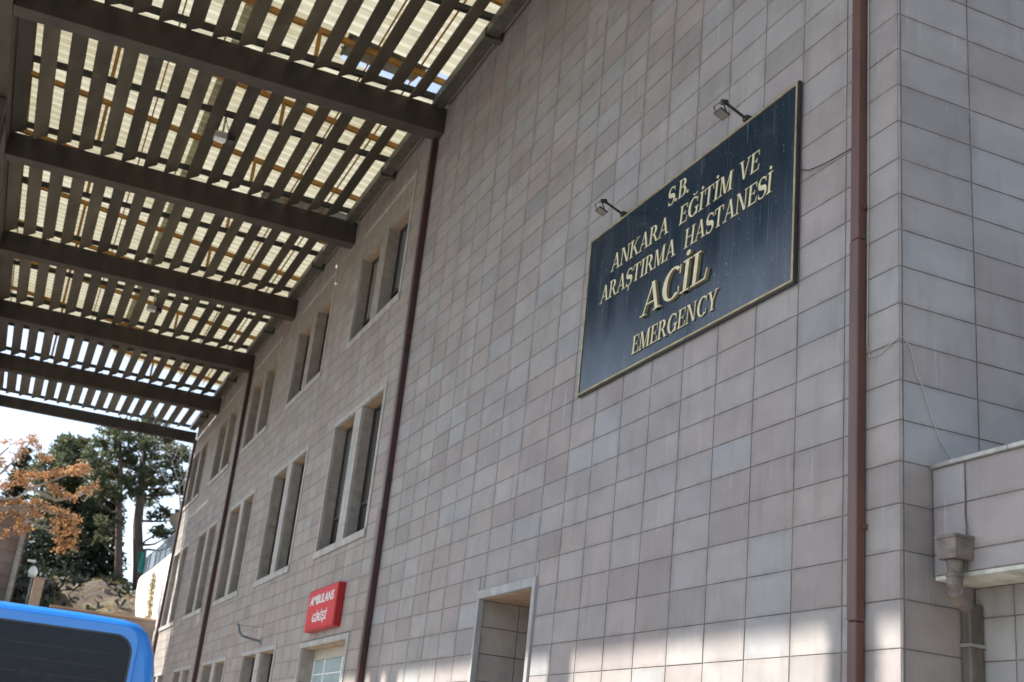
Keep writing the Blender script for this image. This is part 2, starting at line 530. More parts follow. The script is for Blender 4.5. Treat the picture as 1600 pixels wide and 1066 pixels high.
def clip(rect, hs):
    out = [rect]
    for (a0, a1, b0, b1) in hs:
        nxt = []
        for (y0, y1, z0, z1) in out:
            if y1 <= a0 + 1e-4 or y0 >= a1 - 1e-4 or z1 <= b0 + 1e-4 or z0 >= b1 - 1e-4:
                nxt.append((y0, y1, z0, z1)); continue
            if y0 < a0: nxt.append((y0, a0, z0, z1))
            if y1 > a1: nxt.append((a1, y1, z0, z1))
            m0, m1 = max(y0, a0), min(y1, a1)
            if z0 < b0: nxt.append((m0, m1, z0, b0))
            if z1 > b1: nxt.append((m0, m1, b1, z1))
        out = nxt
    return [r for r in out if r[1] - r[0] > 0.035 and r[3] - r[2] > 0.035]

# wall core behind the tiles (also the mortar of the joints)
core = MB()
for r in clip((0.0, Y_END, 0.0, Z_TOP), holes):
    pass
ysplit = sorted(set([0.014, Y_END] + [h[0] for h in holes] + [h[1] for h in holes]))
for a, b in zip(ysplit[:-1], ysplit[1:]):
    hs = sorted((h[2], h[3]) for h in holes if h[0] < b - 1e-4 and h[1] > a + 1e-4)
    z = 0.0
    for (h0, h1) in hs:
        if h0 > z + 1e-3: core.box(0.0052, a, z, 0.30, b, h0)
        z = h1
    if z < Z_TOP: core.box(0.0052, a, z, 0.30, b, Z_TOP)
core.box(0.0052, 0.0052, 0.0, DEPTH, 0.0138, Z_TOP)
core.box(0.30, 0.0138, 0.0, DEPTH, 0.30, Z_TOP)
core.box(0.30, Y_END - 0.3, 0.0, DEPTH, Y_END, Z_TOP)
core.box(DEPTH, 0.012, 0.0, DEPTH + 0.3, Y_END, Z_TOP)
core.build('wall', M['joint'], hosp)
MB().box(-0.04, -0.04, Z_TOP, DEPTH + 0.35, Y_END + 0.04, Z_TOP + 0.25).build('roof', M['coping'], hosp)
# floors and inner partition so rooms behind the panes are closed and dark
fl = MB()
for z in (4.35, 8.65): fl.box(0.31, 0.31, z, DEPTH - 0.01, Y_END - 0.31, z + 0.25)
fl.box(2.6, 0.31, 0.0, 2.8, Y_END - 0.31, Z_TOP - 0.01)
fl.build('floor_slab', M['reveal'], hosp)

GREY = [(0.345, 0.338, 0.328), (0.36, 0.352, 0.337), (0.335, 0.331, 0.326), (0.35, 0.339, 0.323), (0.362, 0.356, 0.345)]
PINK = [(0.35, 0.318, 0.304), (0.338, 0.312, 0.306), (0.356, 0.327, 0.306), (0.325, 0.296, 0.283)]
def tint_at(i, j, y, z):
    s = math.sin(y * 1.7 + 2.1 * math.sin(z * 0.9)) + math.sin(z * 1.9 + y * 0.6) * 0.8 + random.uniform(-1.5, 1.5)
    if s > 0.45: c = random.choice(PINK)
    else: c = random.choice(GREY)
    k = random.uniform(0.93, 1.045)
    if random.random() < 0.05: k *= 0.88
    bl = math.sin(y * 2.3 + z * 1.1 + 1.0) * math.sin(z * 2.9 - y * 0.7)
    if bl > 0.45 and random.random() < 0.45: c = (0.342, 0.357, 0.362)
    mean = (0.346, 0.334, 0.323)
    c = tuple(mean[q] + (c[q] - mean[q]) * 0.72 for q in range(3))
    if y > 12.5: c = (c[0] * 1.05, c[1] * 1.01, c[2] * 0.95)
    return (c[0] * k * 1.03, c[1] * k * 0.985, c[2] * k * 0.978)

GAP = 0.0043
def tile_geo(w, h, ch=0.0018, t=0.0075):
    a, b = w / 2 - GAP * 1.5, h / 2 - GAP * 0.9
    v = [(0, -a + ch, -b + ch), (0, a - ch, -b + ch), (0, a - ch, b - ch), (0, -a + ch, b - ch),
         (ch, -a, -b), (ch, a, -b), (ch, a, b), (ch, -a, b),
         (t, -a, -b), (t, a, -b), (t, a, b), (t, -a, b)]
    f = [(0, 3, 2, 1)]
    for q in (0, 4):
        for i in range(4):
            j = (i + 1) % 4
            f.append((q + i, q + j, q + 4 + j, q + 4 + i))
    return v, f
tile_cache = {}
def tile_mesh(w, h):
    k = (round(w, 3), round(h, 3))
    if k not in tile_cache:
        v, f = tile_geo(*k)
        me = bpy.data.meshes.new('tile')
        me.from_pydata(v, [], f)
        bm = bmesh.new(); bm.from_mesh(me)
        bmesh.ops.recalc_face_normals(bm, faces=bm.faces)
        bm.to_mesh(me); bm.free()
        # outward is -X: make sure the face quad points that way
        if me.polygons[0].normal.x > 0: me.flip_normals()
        ul = me.uv_layers.new(name='tile')
        for lp in me.loops:
            co = me.vertices[lp.vertex_index].co
            ul.data[lp.index].uv = (co.y / k[0] + 0.5, co.z / k[1] + 0.5)
        me.materials.append(M['tile'])
        tile_cache[k] = me
    return tile_cache[k]

def screen(p):
    d = Vector(p) - CAM
    z = d.dot(fw)
    if z < 0.2: return None
    return (0.5 + FPX * d.dot(rt) / z, 0.5 * 1066 / 1600 - FPX * d.dot(up) / z, z)

# a tile: (centre, rotation about z, w, h, tint)
cells = []
for j in range(len(ROWZ) - 1):
    for i in range(len(COLY) - 1):
        for (y0, y1, z0, z1) in clip((COLY[i], COLY[i + 1], ROWZ[j], ROWZ[j + 1]), holes):
            yy0 = y0 + (0.0 if i else 0.0)
            cells.append((Vector((0, (yy0 + y1) / 2, (z0 + z1) / 2)), 0.0, y1 - yy0, z1 - z0,
                          tint_at(i, j, (y0 + y1) / 2, (z0 + z1) / 2)))
RX = [0.03, 0.692, 1.384, 2.076, 2.77, 3.46, 4.15]
for j in range(len(ROWZ) - 1):
    for i in range(len(RX) - 1):
        c = tint_at(i, j, -RX[i] * 2.3, (ROWZ[j] + ROWZ[j + 1]) / 2 + 20)
        cells.append((Vector(((RX[i] + RX[i + 1]) / 2, 0, (ROWZ[j] + ROWZ[j + 1]) / 2)), math.pi / 2,
                      RX[i + 1] - RX[i], ROWZ[j + 1] - ROWZ[j], tuple(v * 0.97 for v in c)))
    # the thin edge strip of the corner tile seen from the return side
    c = tint_at(0, j, 0, ROWZ[j])
    cells.append((Vector((0.015, 0, (ROWZ[j] + ROWZ[j + 1]) / 2)), math.pi / 2, 0.03, ROWZ[j + 1] - ROWZ[j], c))
def px_area(c):
    p = screen(c[0])
    if p is None or not (-0.02 < p[0] < 1.02 and -0.02 < p[1] < 0.69): return 0.0
    v = (c[0] - CAM)
    nrm = Vector((-1, 0, 0)) if c[1] == 0 else Vector((0, -1, 0))
    return c[2] * c[3] * abs(v.normalized().dot(nrm)) / p[2] ** 2
cells.sort(key=px_area, reverse=True)
def tile_matrix(c):
    jit = random.uniform(-0.0010, 0.0010)
    rot = Matrix.Rotation(c[1], 4, 'Z') @ Matrix.Rotation(random.gauss(0, 0.0018), 4, 'Z') @ Matrix.Rotation(random.gauss(0, 0.0022), 4, 'Y')
    n = Vector((1, 0, 0)) if c[1] == 0 else Vector((0, 1, 0))
    return Matrix.Translation(c[0] + n * jit) @ rot
def place_tiles(cs, parent):
    for c in cs:
        o = bpy.data.objects.new('tile', tile_mesh(c[2], c[3]))
        COL.objects.link(o)
        o.parent = parent
        mw = tile_matrix(c)
        o.matrix_parent_inverse = Matrix.Translation(parent.location).inverted()
        o.matrix_basis = mw
        o.color = tuple(c[4]) + (1,)
def stuff_tiles(cs, parent, name='tile'):
    v, f, cols, uvs = [], [], [], []
    for c in cs:
        tv, tf = tile_geo(c[2], c[3])
        mw = tile_matrix(c)
        n = len(v)
        v += [tuple(mw @ Vector(p)) for p in tv]
        f += [tuple(n + i for i in q) for q in tf]
        cols += [c[4]] * len(tv)
        uvs += [(p[1] / c[2] + 0.5, p[2] / c[3] + 0.5) for p in tv]
    me = bpy.data.meshes.new('tile_field')
    me.from_pydata(v, [], f)
    a = me.attributes.new('tint', 'FLOAT_COLOR', 'POINT')
    for i, c in enumerate(cols): a.data[i].color = tuple(c) + (1,)
    ul = me.uv_layers.new(name='tile')
    for lp in me.loops: ul.data[lp.index].uv = uvs[lp.vertex_index]
    o = link(name, me, M['tile_far'], parent)
    o['kind'] = 'stuff'
    return o
place_tiles(cells[:300], hosp)
stuff_tiles(cells[300:], hosp)

# windows: surround > pier, reveal, head, pane, sash
def surround(mb, y0, y1, z0, z1, w=0.12, top=0.09, bot=0.13, proud=0.02):
    mb.box(-proud, y0, z0 + bot, 0.05, y0 + w, z1)                # near jamb strip (stands a little proud)
    mb.box(-proud + 0.006, y1 - 0.07, z0 + bot, 0.05, y1, z1 - top)
    mb.box(-proud + 0.004, y0 + w, z1 - top, 0.05, y1, z1)
    if bot > 0: mb.box(-proud - 0.02, y0 - 0.01, z0, 0.07, y1 + 0.01, z0 + bot)
    return mb

def make_window(y0, y1, z0, z1, r):
    w = surround(MB(), y0, y1, z0, z1, proud=0.018).build('window', M['marble'], hosp, bevel=0.004)
    a, b = y0 + 0.12, y1 - 0.07
    lo, hi = z0 + 0.13, z1 - 0.09
    mid = (a + b) / 2
    p0, p1 = mid - 0.23, mid + 0.23
    D = 0.26
    top = hi
    if r == 2:
        top = 11.46
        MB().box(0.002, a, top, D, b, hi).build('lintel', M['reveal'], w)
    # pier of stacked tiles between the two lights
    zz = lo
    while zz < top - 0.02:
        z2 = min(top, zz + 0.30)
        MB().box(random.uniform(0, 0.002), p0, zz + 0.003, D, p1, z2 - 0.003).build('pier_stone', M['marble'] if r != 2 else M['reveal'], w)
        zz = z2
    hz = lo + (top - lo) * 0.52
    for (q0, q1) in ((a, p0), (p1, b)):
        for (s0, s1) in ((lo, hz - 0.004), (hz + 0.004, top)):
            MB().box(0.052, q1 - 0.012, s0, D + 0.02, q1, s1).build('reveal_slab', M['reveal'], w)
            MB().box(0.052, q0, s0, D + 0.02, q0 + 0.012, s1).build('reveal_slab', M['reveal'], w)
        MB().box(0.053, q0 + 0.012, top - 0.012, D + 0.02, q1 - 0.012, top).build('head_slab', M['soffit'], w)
    tz = lo + (top - lo) * 0.27
    for (q0, q1) in ((a + 0.012, p0 - 0.012), (p1 + 0.012, b - 0.012)):
        MB().box(D, q0 + 0.05, tz + 0.03, D + 0.01, q1 - 0.05, top - 0.06).build('pane', M['pane'], w)
        MB().box(D, q0 + 0.05, lo + 0.05, D + 0.01, q1 - 0.05, tz - 0.03).build('pane', M['pane_low'], w)
        s = MB()
        s.box(D - 0.03, q0, lo, D + 0.03, q0 + 0.05, top - 0.012).box(D - 0.03, q1 - 0.05, lo, D + 0.03, q1, top - 0.012)
        s.box(D - 0.03, q0 + 0.05, lo, D + 0.03, q1 - 0.05, lo + 0.05).box(D - 0.03, q0 + 0.05, top - 0.06, D + 0.03, q1 - 0.05, top - 0.012)
        s.box(D - 0.03, q0 + 0.05, tz - 0.03, D + 0.03, q1 - 0.05, tz + 0.03)
        s.build('sash', M['sash'], w)
    MB().box(D + 0.031, y0, z0, D + 0.06, y1, lo).build('sill_back', M['reveal'], w)
    return w
for wdef in wins: make_window(*wdef)

# open doorway in the near wall
dw = surround(MB(), DOOR[0], DOOR[1], 0.0, DOOR[3], w=0.085, top=0.10, bot=0.0, proud=0.03).build('doorway', M['door_stone'], hosp, bevel=0.004)
d0, d1, dz = DOOR[0] + 0.085, DOOR[1] - 0.07, DOOR[3] - 0.10
MB().box(0.052, d1 + 0.05, 0, 1.9, d1 + 0.10, dz + 0.1).box(0.052, d0 - 0.10, 0, 1.9, d0 - 0.05, dz + 0.1).box(1.86, d0 - 0.05, 0, 1.9, d1 + 0.05, dz + 0.1).build('passage_wall', M['joint'], dw)
for (x0, x1) in ((0.056, 0.54), (0.54, 1.15), (1.15, 1.86)):
    for zz in range(12):
        z1 = dz - zz * 0.318
        z0 = max(0.0, z1 - 0.318)
        if z1 < 0.05: continue
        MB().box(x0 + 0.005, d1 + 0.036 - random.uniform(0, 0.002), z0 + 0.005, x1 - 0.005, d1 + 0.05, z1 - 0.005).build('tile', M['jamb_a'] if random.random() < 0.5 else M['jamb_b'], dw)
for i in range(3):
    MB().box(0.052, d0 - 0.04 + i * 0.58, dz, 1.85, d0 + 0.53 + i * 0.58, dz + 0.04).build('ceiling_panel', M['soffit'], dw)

# ambulance entrance
ad = surround(MB(), AMB[0], AMB[1], 0.0, AMB[3], w=0.13, top=0.09, bot=0.0, proud=0.02).build('ambulance_doorway', M['marble'], hosp, bevel=0.004)
a0, a1, az = AMB[0] + 0.13, AMB[1] - 0.07, AMB[3] - 0.09
AD = 0.27
for k in range(6):
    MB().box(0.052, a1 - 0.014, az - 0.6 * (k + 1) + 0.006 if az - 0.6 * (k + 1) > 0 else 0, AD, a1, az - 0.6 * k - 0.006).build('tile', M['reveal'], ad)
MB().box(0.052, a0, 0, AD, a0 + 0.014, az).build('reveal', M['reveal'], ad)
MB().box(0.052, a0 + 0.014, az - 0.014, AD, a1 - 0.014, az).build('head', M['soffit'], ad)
MB().box(AD - 0.004, a0 + 0.016, az - 0.20, AD + 0.05, a1 - 0.016, az - 0.016).build('header_board', M['beige_board'], ad)
mull = [a0 + 0.016, a0 + 1.1, a1 - 0.86, a1 - 0.07]
for yy in mull:
    MB().box(AD, yy, 0, AD + 0.05, yy + 0.05, az - 0.202).build('mullion', M['white'], ad)
PH = 0.262
for q in range(3):
    y0_, y1_ = mull[q] + 0.052, mull[q + 1] - 0.002
    for k in range(13):
        zt = az - 0.205 - PH * k
        if zt < 0.05: continue
        zb = max(0.0, zt - PH + 0.018)
        MB().box(AD + 0.02, y0_, zb, AD + 0.03, y1_, zt).build('pane', M['bluegrey_glass'], ad)
        MB().box(AD + 0.012, y0_, zb - 0.018, AD + 0.042, y1_, zb).build('glazing_bar', M['white'], ad)

# ------------------------------------------------------------------ low annex by the corner
ann = thing('low_annex', 'low stone clad annex block with metal coping beside the tall corner', 'building', (0.26, -3, 0))
AX, LX = 0.26, 0.60
MB().box(AX + 0.0052, -7.0, 3.13, 3.4, -0.02, 3.86).build('parapet', M['joint'], ann)
MB().box(LX + 0.0052, -7.0, 0.0, 3.4, -0.02, 3.10).build('wall', M['joint'], ann)
MB().box(AX + 0.006, -7.0, 3.102, 3.39, -0.022, 3.128).build('soffit', M['mould'], ann)
cp = MB()
for i in range(10):
    y1 = -0.02 - i * 0.7
    MB().box(AX - 0.025 - 0.002 * (i % 2), y1 - 0.695, 3.855, AX + 0.32, y1, 3.885 + random.uniform(0, 0.004)).build('coping', M['coping'], ann, bevel=0.006)
atiles = []
ycol = [-0.015, -0.32, -0.93, -1.54, -2.15, -2.76, -3.37, -3.98, -4.59]
arow = [3.13, 3.27, 3.585, 3.855]
for i in range(len(ycol) - 1):
    for j in range(3):
        c = random.choice(PINK + [(0.36, 0.345, 0.35), (0.37, 0.335, 0.335)])
        atiles.append((Vector((AX, (ycol[i] + ycol[i + 1]) / 2, (arow[j] + arow[j + 1]) / 2)), 0.0, ycol[i] - ycol[i + 1], arow[j + 1] - arow[j], c))
ycol = [-0.015, -0.36, -0.97, -1.58, -2.19, -2.8, -3.41]
arow = [0.0, 0.4, 0.72, 1.04, 1.36, 1.68, 2.0, 2.32, 2.62, 2.90, 3.10]
for i in range(len(ycol) - 1):
    for j in range(len(arow) - 1):
        c = random.choice(GREY[:4] + PINK[:3])
        atiles.append((Vector((LX, (ycol[i] + ycol[i + 1]) / 2, (arow[j] + arow[j + 1]) / 2)), 0.0, ycol[i] - ycol[i + 1], arow[j + 1] - arow[j], c))
place_tiles(atiles, ann)

# hopper and its pipe
hp = thing('rain_hopper', 'rusty taupe rain hopper with elbow pipe below the annex coping', 'drain', (0.12, -0.3, 3.1))
h = MB()
def ring(x0, y0, x1, y1, z): return [(x0, y0, z), (x1, y0, z), (x1, y1, z), (x0, y1, z)]
R_ = [ring(0.108, -0.388, 0.255, -0.205, 3.338), ring(0.113, -0.381, 0.255, -0.212, 3.195)]
h.v += R_[0] + R_[1] + ring(0.118, -0.378, 0.247, -0.215, 3.338) + ring(0.130, -0.365, 0.247, -0.228, 3.21)
for i in range(4):
    j = (i + 1) % 4
    h.f += [(i, j, 4 + j, 4 + i), (i, j, 8 + j, 8 + i), (8 + i, 8 + j, 12 + j, 12 + i)]
h.f += [(4, 5, 6, 7), (12, 13, 14, 15)]
h.build('hopper_box', M['hopper'], hp)
MB().box(0.102, -0.394, 3.326, 0.258, -0.389, 3.346).box(0.102, -0.389, 3.326, 0.1075, -0.199, 3.346).build('rim', M['hopper'], hp)
MB().tube([(0.185, -0.29, 3.19), (0.185, -0.29, 3.09)], [0.052, 0.046], 16).build('outlet', M['hopper'], hp)
MB().tube([(0.185, -0.29, 3.10), (0.185, -0.29, 3.04), (0.20, -0.285, 2.99), (0.245, -0.26, 2.955), (0.30, -0.23, 2.945), (0.36, -0.19, 2.94)], [0.050, 0.051, 0.051, 0.050, 0.047, 0.045], 14).build('elbow', M['hopper'], hp)
MB().tube([(0.185, -0.29, 3.105), (0.185, -0.29, 3.085)], 0.056, 16).build('collar', M['hopper'], hp)
dp = thing('square_drainpipe', 'wide weathered grey brown drainpipe under the rain hopper', 'drainpipe', (0.5, -0.06, 0))
MB().box(0.475, -0.10, 0.0, 0.588, -0.016, 2.985).build('pipe_body', M['pipe_grey'], dp, bevel=0.012)
MB().box(0.465, -0.112, 2.70, 0.598, -0.004, 2.722).build('clamp', M['coping'], dp)
MB().box(0.465, -0.112, 1.2, 0.598, -0.004, 1.222).build('clamp', M['coping'], dp)

# ------------------------------------------------------------------ downpipes on the facade
def downpipe(label, y0, y1, ztop, mat, d=0.085, joints=(), x0=-0.006, group=None):
    t = thing('drainpipe', label, 'drainpipe', (-0.05, (y0 + y1) / 2, 0))
    zs = [0.0] + list(joints) + [ztop]
    for a, b in zip(zs[:-1], zs[1:]):
        k = 0.0 if (zs.index(a) % 2 == 0) else 0.003
        MB().box(-d - k, y0 - k, a, x0, y1 + k, b - 0.002).build('pipe_section', mat, t, bevel=0.012)
    for z in [q for q in (1.0, 3.45, 5.9, 8.35, 10.8) if q < ztop]:
        MB().box(-d * 0.5, y0 - 0.02, z, 0.0, y1 + 0.02, z + 0.03).build('clamp', mat, t)
    return t
downpipe('red brown square drainpipe close to the near corner', 0.352, 0.448, 12.9, M['pipe'], joints=(2.82, 5.65, 8.5))
downpipe('thin dark wine drainpipe between the blank wall and the first windows', 12.21, 12.33, 12.2, M['pipe_dark'], joints=(2.4, 5.4, 8.4), d=0.10)
downpipe('thin dark wine drainpipe between the third and fourth window bays', 28.5, 28.66, 12.2, M['pipe_dark'], joints=(4.2, 8.4), d=0.11)
downpipe('dark drainpipe on the far end edge of the facade', 38.93, 39.07, 12.2, M['pipe_dark'], joints=(4.2, 8.4), d=0.09)

# ------------------------------------------------------------------ canopy
can = thing('entrance_canopy', 'huge brown slatted canopy with translucent roofing above the entrance yard', 'canopy', (-3.6, 1.1, 0))
BEAMY = [1.1, 6.5, 11.95, 17.65, 23.2, 28.65, 34.2, 39.3]
BZ0, BZ1 = 12.17, 12.68
XO = -7.25
for i, y in enumerate(BEAMY):
    wd = 0.34
    z1 = BZ1
    if i == 7: wd, z1 = 0.22, 12.56
    MB().box(XO, y, BZ0, -0.004, y + wd, z1).build('beam', M['beam'], can, bevel=0.008)
MB().box(XO - 0.25, BEAMY[0] - 0.2, 12.165, XO - 0.004, BEAMY[-1] + 1.25, 12.95).build('edge_beam', M['beam'], can, bevel=0.01)
MB().box(XO - 0.30, BEAMY[0] - 0.2, 12.90, XO - 0.256, BEAMY[-1] + 1.25, 14.24).build('added_fascia', M['beam'], can)  # unseen board added to stop sun leaking over the edge beam
# louvre slats
TH = math.radians(30)
SW, ST = 0.145, 0.016
slx = [-0.195 - 0.4333 * k for k in range(1, 17)]
for i in range(len(BEAMY) - 1):
    ya = BEAMY[i] + 0.35
    yb = BEAMY[i + 1] - 0.034
    for k, x in enumerate(slx):
        th = TH + random.gauss(0, 0.022)
        cx = x + random.gauss(0, 0.008)
        ax = Vector((math.cos(th), 0, math.sin(th))) * (SW if i < 6 else 0.168)
        az_ = Vector((-math.sin(th), 0, math.cos(th))) * ST
        zc = BZ1 - 0.055 + SW * math.sin(th) + random.uniform(0, 0.006)
        ye = yb + random.uniform(-0.012, 0.006)
        mb = MB()
        mb.obox((cx, (ya + ye) / 2, zc), ax, (random.gauss(0, 0.004), (ye - ya) / 2, 0), az_)
        mb.build('slat', M['slat'], can)
# dark purlins, ochre rafters and posts
slope = 0.113
def roof_z(x): return 13.30 + slope * (-x)
PY = [1.2 + 2.79 * k for k in range(14)]
PY = [p + 1.08 - 0.0 for p in PY]
PY = [y for y in PY if y < 39.0]
PY = [0.99 + 2.815 * k for k in range(15)]
for k, y in enumerate(PY):
    MB().box(XO, y - 0.05, 12.965, -0.12, y + 0.05, 13.065).build('purlin', M['steel'], can)
    rf = MB()
    rf.v += [(XO - 0.2, y - 0.045, roof_z(XO - 0.2)), (0.2, y - 0.045, roof_z(0.2)), (0.2, y + 0.045, roof_z(0.2)), (XO - 0.2, y + 0.045, roof_z(XO - 0.2)),
             (XO - 0.2, y - 0.045, roof_z(XO - 0.2) + 0.10), (0.2, y - 0.045, roof_z(0.2) + 0.10), (0.2, y + 0.045, roof_z(0.2) + 0.10), (XO - 0.2, y + 0.045, roof_z(XO - 0.2) + 0.10)]
    rf.f += [(0, 3, 2, 1), (4, 5, 6, 7), (0, 1, 5, 4), (1, 2, 6, 5), (2, 3, 7, 6), (3, 0, 4, 7)]
    if y < 36.5: rf.build('rafter', M['amber'], can)
    if y < 36.5:
        for x in (-5.62, -2.42):
            MB().box(x - 0.035, y - 0.035, 13.065, x + 0.035, y + 0.035, roof_z(x) + 0.002).build('post', M['amber'], can)
SH_END = 35.9
for k in range(9):
    x = -0.55 - 0.83 * k
    z = roof_z(x) + 0.104
    MB().box(x - 0.014, 0.9, z, x + 0.014, SH_END if x > -3 else 34.6, z + 0.03).build('batten', M['amber'], can)
# corrugated sheets: ridges run down the slope towards the wall
def sheet_mesh(w, x0, x1, n):
    mb = MB()
    p = w / n
    prof = []
    for i in range(n):
        y = i * p
        prof += [(y, 0.0), (y + p * 0.62, 0.0), (y + p * 0.70, 0.036), (y + p * 0.92, 0.036)]
    prof.append((w + 0.01, 0.0))
    for (y, z) in prof:
        mb.v.append((x0, y, roof_z(x0) + 0.14 + z))
        mb.v.append((x1, y, roof_z(x1) + 0.14 + z))
    for i in range(len(prof) - 1):
        mb.f.append((2 * i, 2 * i + 1, 2 * i + 3, 2 * i + 2))
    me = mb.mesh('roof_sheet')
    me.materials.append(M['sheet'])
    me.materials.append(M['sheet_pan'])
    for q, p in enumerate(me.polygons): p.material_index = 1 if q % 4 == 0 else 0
    return me
SWID = 0.87
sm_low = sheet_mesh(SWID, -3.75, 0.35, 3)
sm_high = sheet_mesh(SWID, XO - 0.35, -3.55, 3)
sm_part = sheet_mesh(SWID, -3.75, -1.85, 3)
nsh = int((SH_END - 0.8) / SWID)
broken = {}
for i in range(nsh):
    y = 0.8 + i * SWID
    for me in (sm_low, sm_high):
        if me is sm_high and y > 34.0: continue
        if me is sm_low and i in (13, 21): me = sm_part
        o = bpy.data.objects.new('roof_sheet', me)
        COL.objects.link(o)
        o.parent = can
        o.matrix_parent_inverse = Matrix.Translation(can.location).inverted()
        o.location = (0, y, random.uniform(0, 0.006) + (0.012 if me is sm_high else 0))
for i in (13, 21):
    y = 0.8 + i * SWID
    MB().quad((-1.95, y, roof_z(-1.95) + 0.16), (-0.4 if i == 13 else 0.25, y, roof_z(-0.4) + 0.13), (-0.5 if i == 13 else 0.25, y + (0.68 if i == 13 else 0.80), roof_z(-0.5) + 0.16), (-1.95, y + 0.80, roof_z(-1.95) + 0.19)).build('torn_sheet', M['oldsheet'], can)
# gutter along the wall, its joints and the cream flashing
for i in range(len(BEAMY) - 1):
    ya, yb = BEAMY[i] + 0.36, BEAMY[i + 1] - 0.02
    MB().box(-0.30, ya, 12.61, -0.085, yb, 12.80).build('gutter', M['gutter'], can, bevel=0.01)
    MB().box(-0.084, ya, 12.745, -0.004, yb, 12.86).build('flashing', M['cream'], can, bevel=0.01)
    MB().box(-0.32, (ya + yb) / 2 - 0.06, 12.57, -0.003, (ya + yb) / 2 + 0.06, 12.75).build('gutter_bracket', M['gutter'], can)
# unseen outer canopy columns, added and spaced to cast shadow bars on the wall
for k, yc in enumerate((5.1, 9.78, 15.42, 16.22, 22.5, 28.0, 33.5, 39.0)):
    MB().box(XO - 0.24, yc - 0.22, 0.0, XO - 0.02, yc + 0.22, 12.16).build('shadow_column', M['beam'], can, bevel=0.02)

# lamps hanging under the slats
def hang_lamp(x, y, label):
    t = thing('hanging_floodlight', label, 'lamp', (x, y, 12.96), 'floodlights hanging under the canopy slats')
    MB().tube([(x, y, 12.965), (x, y, 12.62)], 0.022, 8).build('stem', M['lampgrey'], t)
    MB().tube([(x + 0.02, y, 12.9), (x + 0.14, y + 0.02, 12.62)], 0.008, 6).build('cable', M['black'], t)
    MB().box(x - 0.15, y - 0.10, 12.47, x + 0.09, y + 0.10, 12.60).build('housing', M['lampgrey'], t, bevel=0.012)
    MB().box(x + 0.11, y - 0.09, 12.46, x + 0.25, y + 0.09, 12.58).build('ballast', M['black'], t, bevel=0.01)
    MB().box(x - 0.14, y - 0.09, 12.462, x + 0.08, y + 0.09, 12.468).build('lens', M['opal'], t)
hang_lamp(-3.45, 15.12, 'grey floodlight hanging in the nearer canopy bay, largest of the two')
hang_lamp(-3.35, 26.1, 'small pale floodlight hanging in the farther canopy bay')

# ------------------------------------------------------------------ plaque
pq = thing('hospital_plaque', 'large navy plaque with gold letters and brass edging on the blank wall', 'sign', (0, 3.2, 5.6))
PY0, PY1, PZ0, PZ1 = 1.22, 5.20, 5.60, 7.475
MB().box(-0.045, PY0, PZ0, -0.014, PY1, PZ1).build('board', M['plaque'], pq)
MB().box(-0.014, PY0 + 0.06, PZ0 + 0.06, -0.001, PY1 - 0.06, PZ1 - 0.06).build('backing', M['black'], pq)
tr = MB()
wdt = 0.022
for (y0, y1, z0, z1) in ((PY0 + wdt, PY1 - wdt, PZ0, PZ0 + wdt), (PY0 + wdt, PY1 - wdt, PZ1 - wdt, PZ1), (PY0, PY0 + wdt, PZ0, PZ1), (PY1 - wdt, PY1, PZ0, PZ1)):
    MB().box(-0.056, y0, z0, -0.0452, y1, z1).build('trim', M['brass'], pq, bevel=0.003)
ed = MB()
ed.box(-0.044, PY0 - 0.012, PZ0 - 0.012, -0.012, PY0 - 0.0005, PZ1 + 0.012).box(-0.044, PY1 + 0.0005, PZ0 - 0.012, -0.012, PY1 + 0.012, PZ1 + 0.012)
ed.box(-0.044, PY0, PZ0 - 0.012, -0.012, PY1, PZ0 - 0.0005).box(-0.044, PY0, PZ1 + 0.0005, -0.012, PY1, PZ1 + 0.012)
ed.build('edge', M['black'], pq)

# a small serif alphabet built from strokes, unit cap height
TK, TN = 0.132, 0.044
def st_line(x0, y0, x1, y1, w):        # stroke with horizontal cut ends
    return [(x0 - w / 2, y0), (x0 + w / 2, y0), (x1 + w / 2, y1), (x1 - w / 2, y1)]
def hbar(x0, x1, y, w): return [(x0, y - w / 2), (x1, y - w / 2), (x1, y + w / 2), (x0, y + w / 2)]
def serif(x, y, w=0.30, t=0.045):
    return hbar(x - w / 2, x + w / 2, y + (t / 2 if y < 0.5 else -t / 2), t)
def arc(cx, cy, rx, ry, a0, a1, wx, wy, n=14):
    o, i = [], []
    for k in range(n + 1):
        a = math.radians(a0 + (a1 - a0) * k / n)
        o.append((cx + rx * math.cos(a), cy + ry * math.sin(a)))
        i.append((cx + (rx - wx) * math.cos(a), cy + (ry - wy) * math.sin(a)))
    return [[o[k], o[k + 1], i[k + 1], i[k]] for k in range(n)]
def vser(x, y0, y1, w0=0.03, w1=0.07):   # beak at the end of an arm
    return [(x - w0, y0), (x + 0.01, y0), (x + 0.01, y1), (x - w1 * 0.2, y1)]
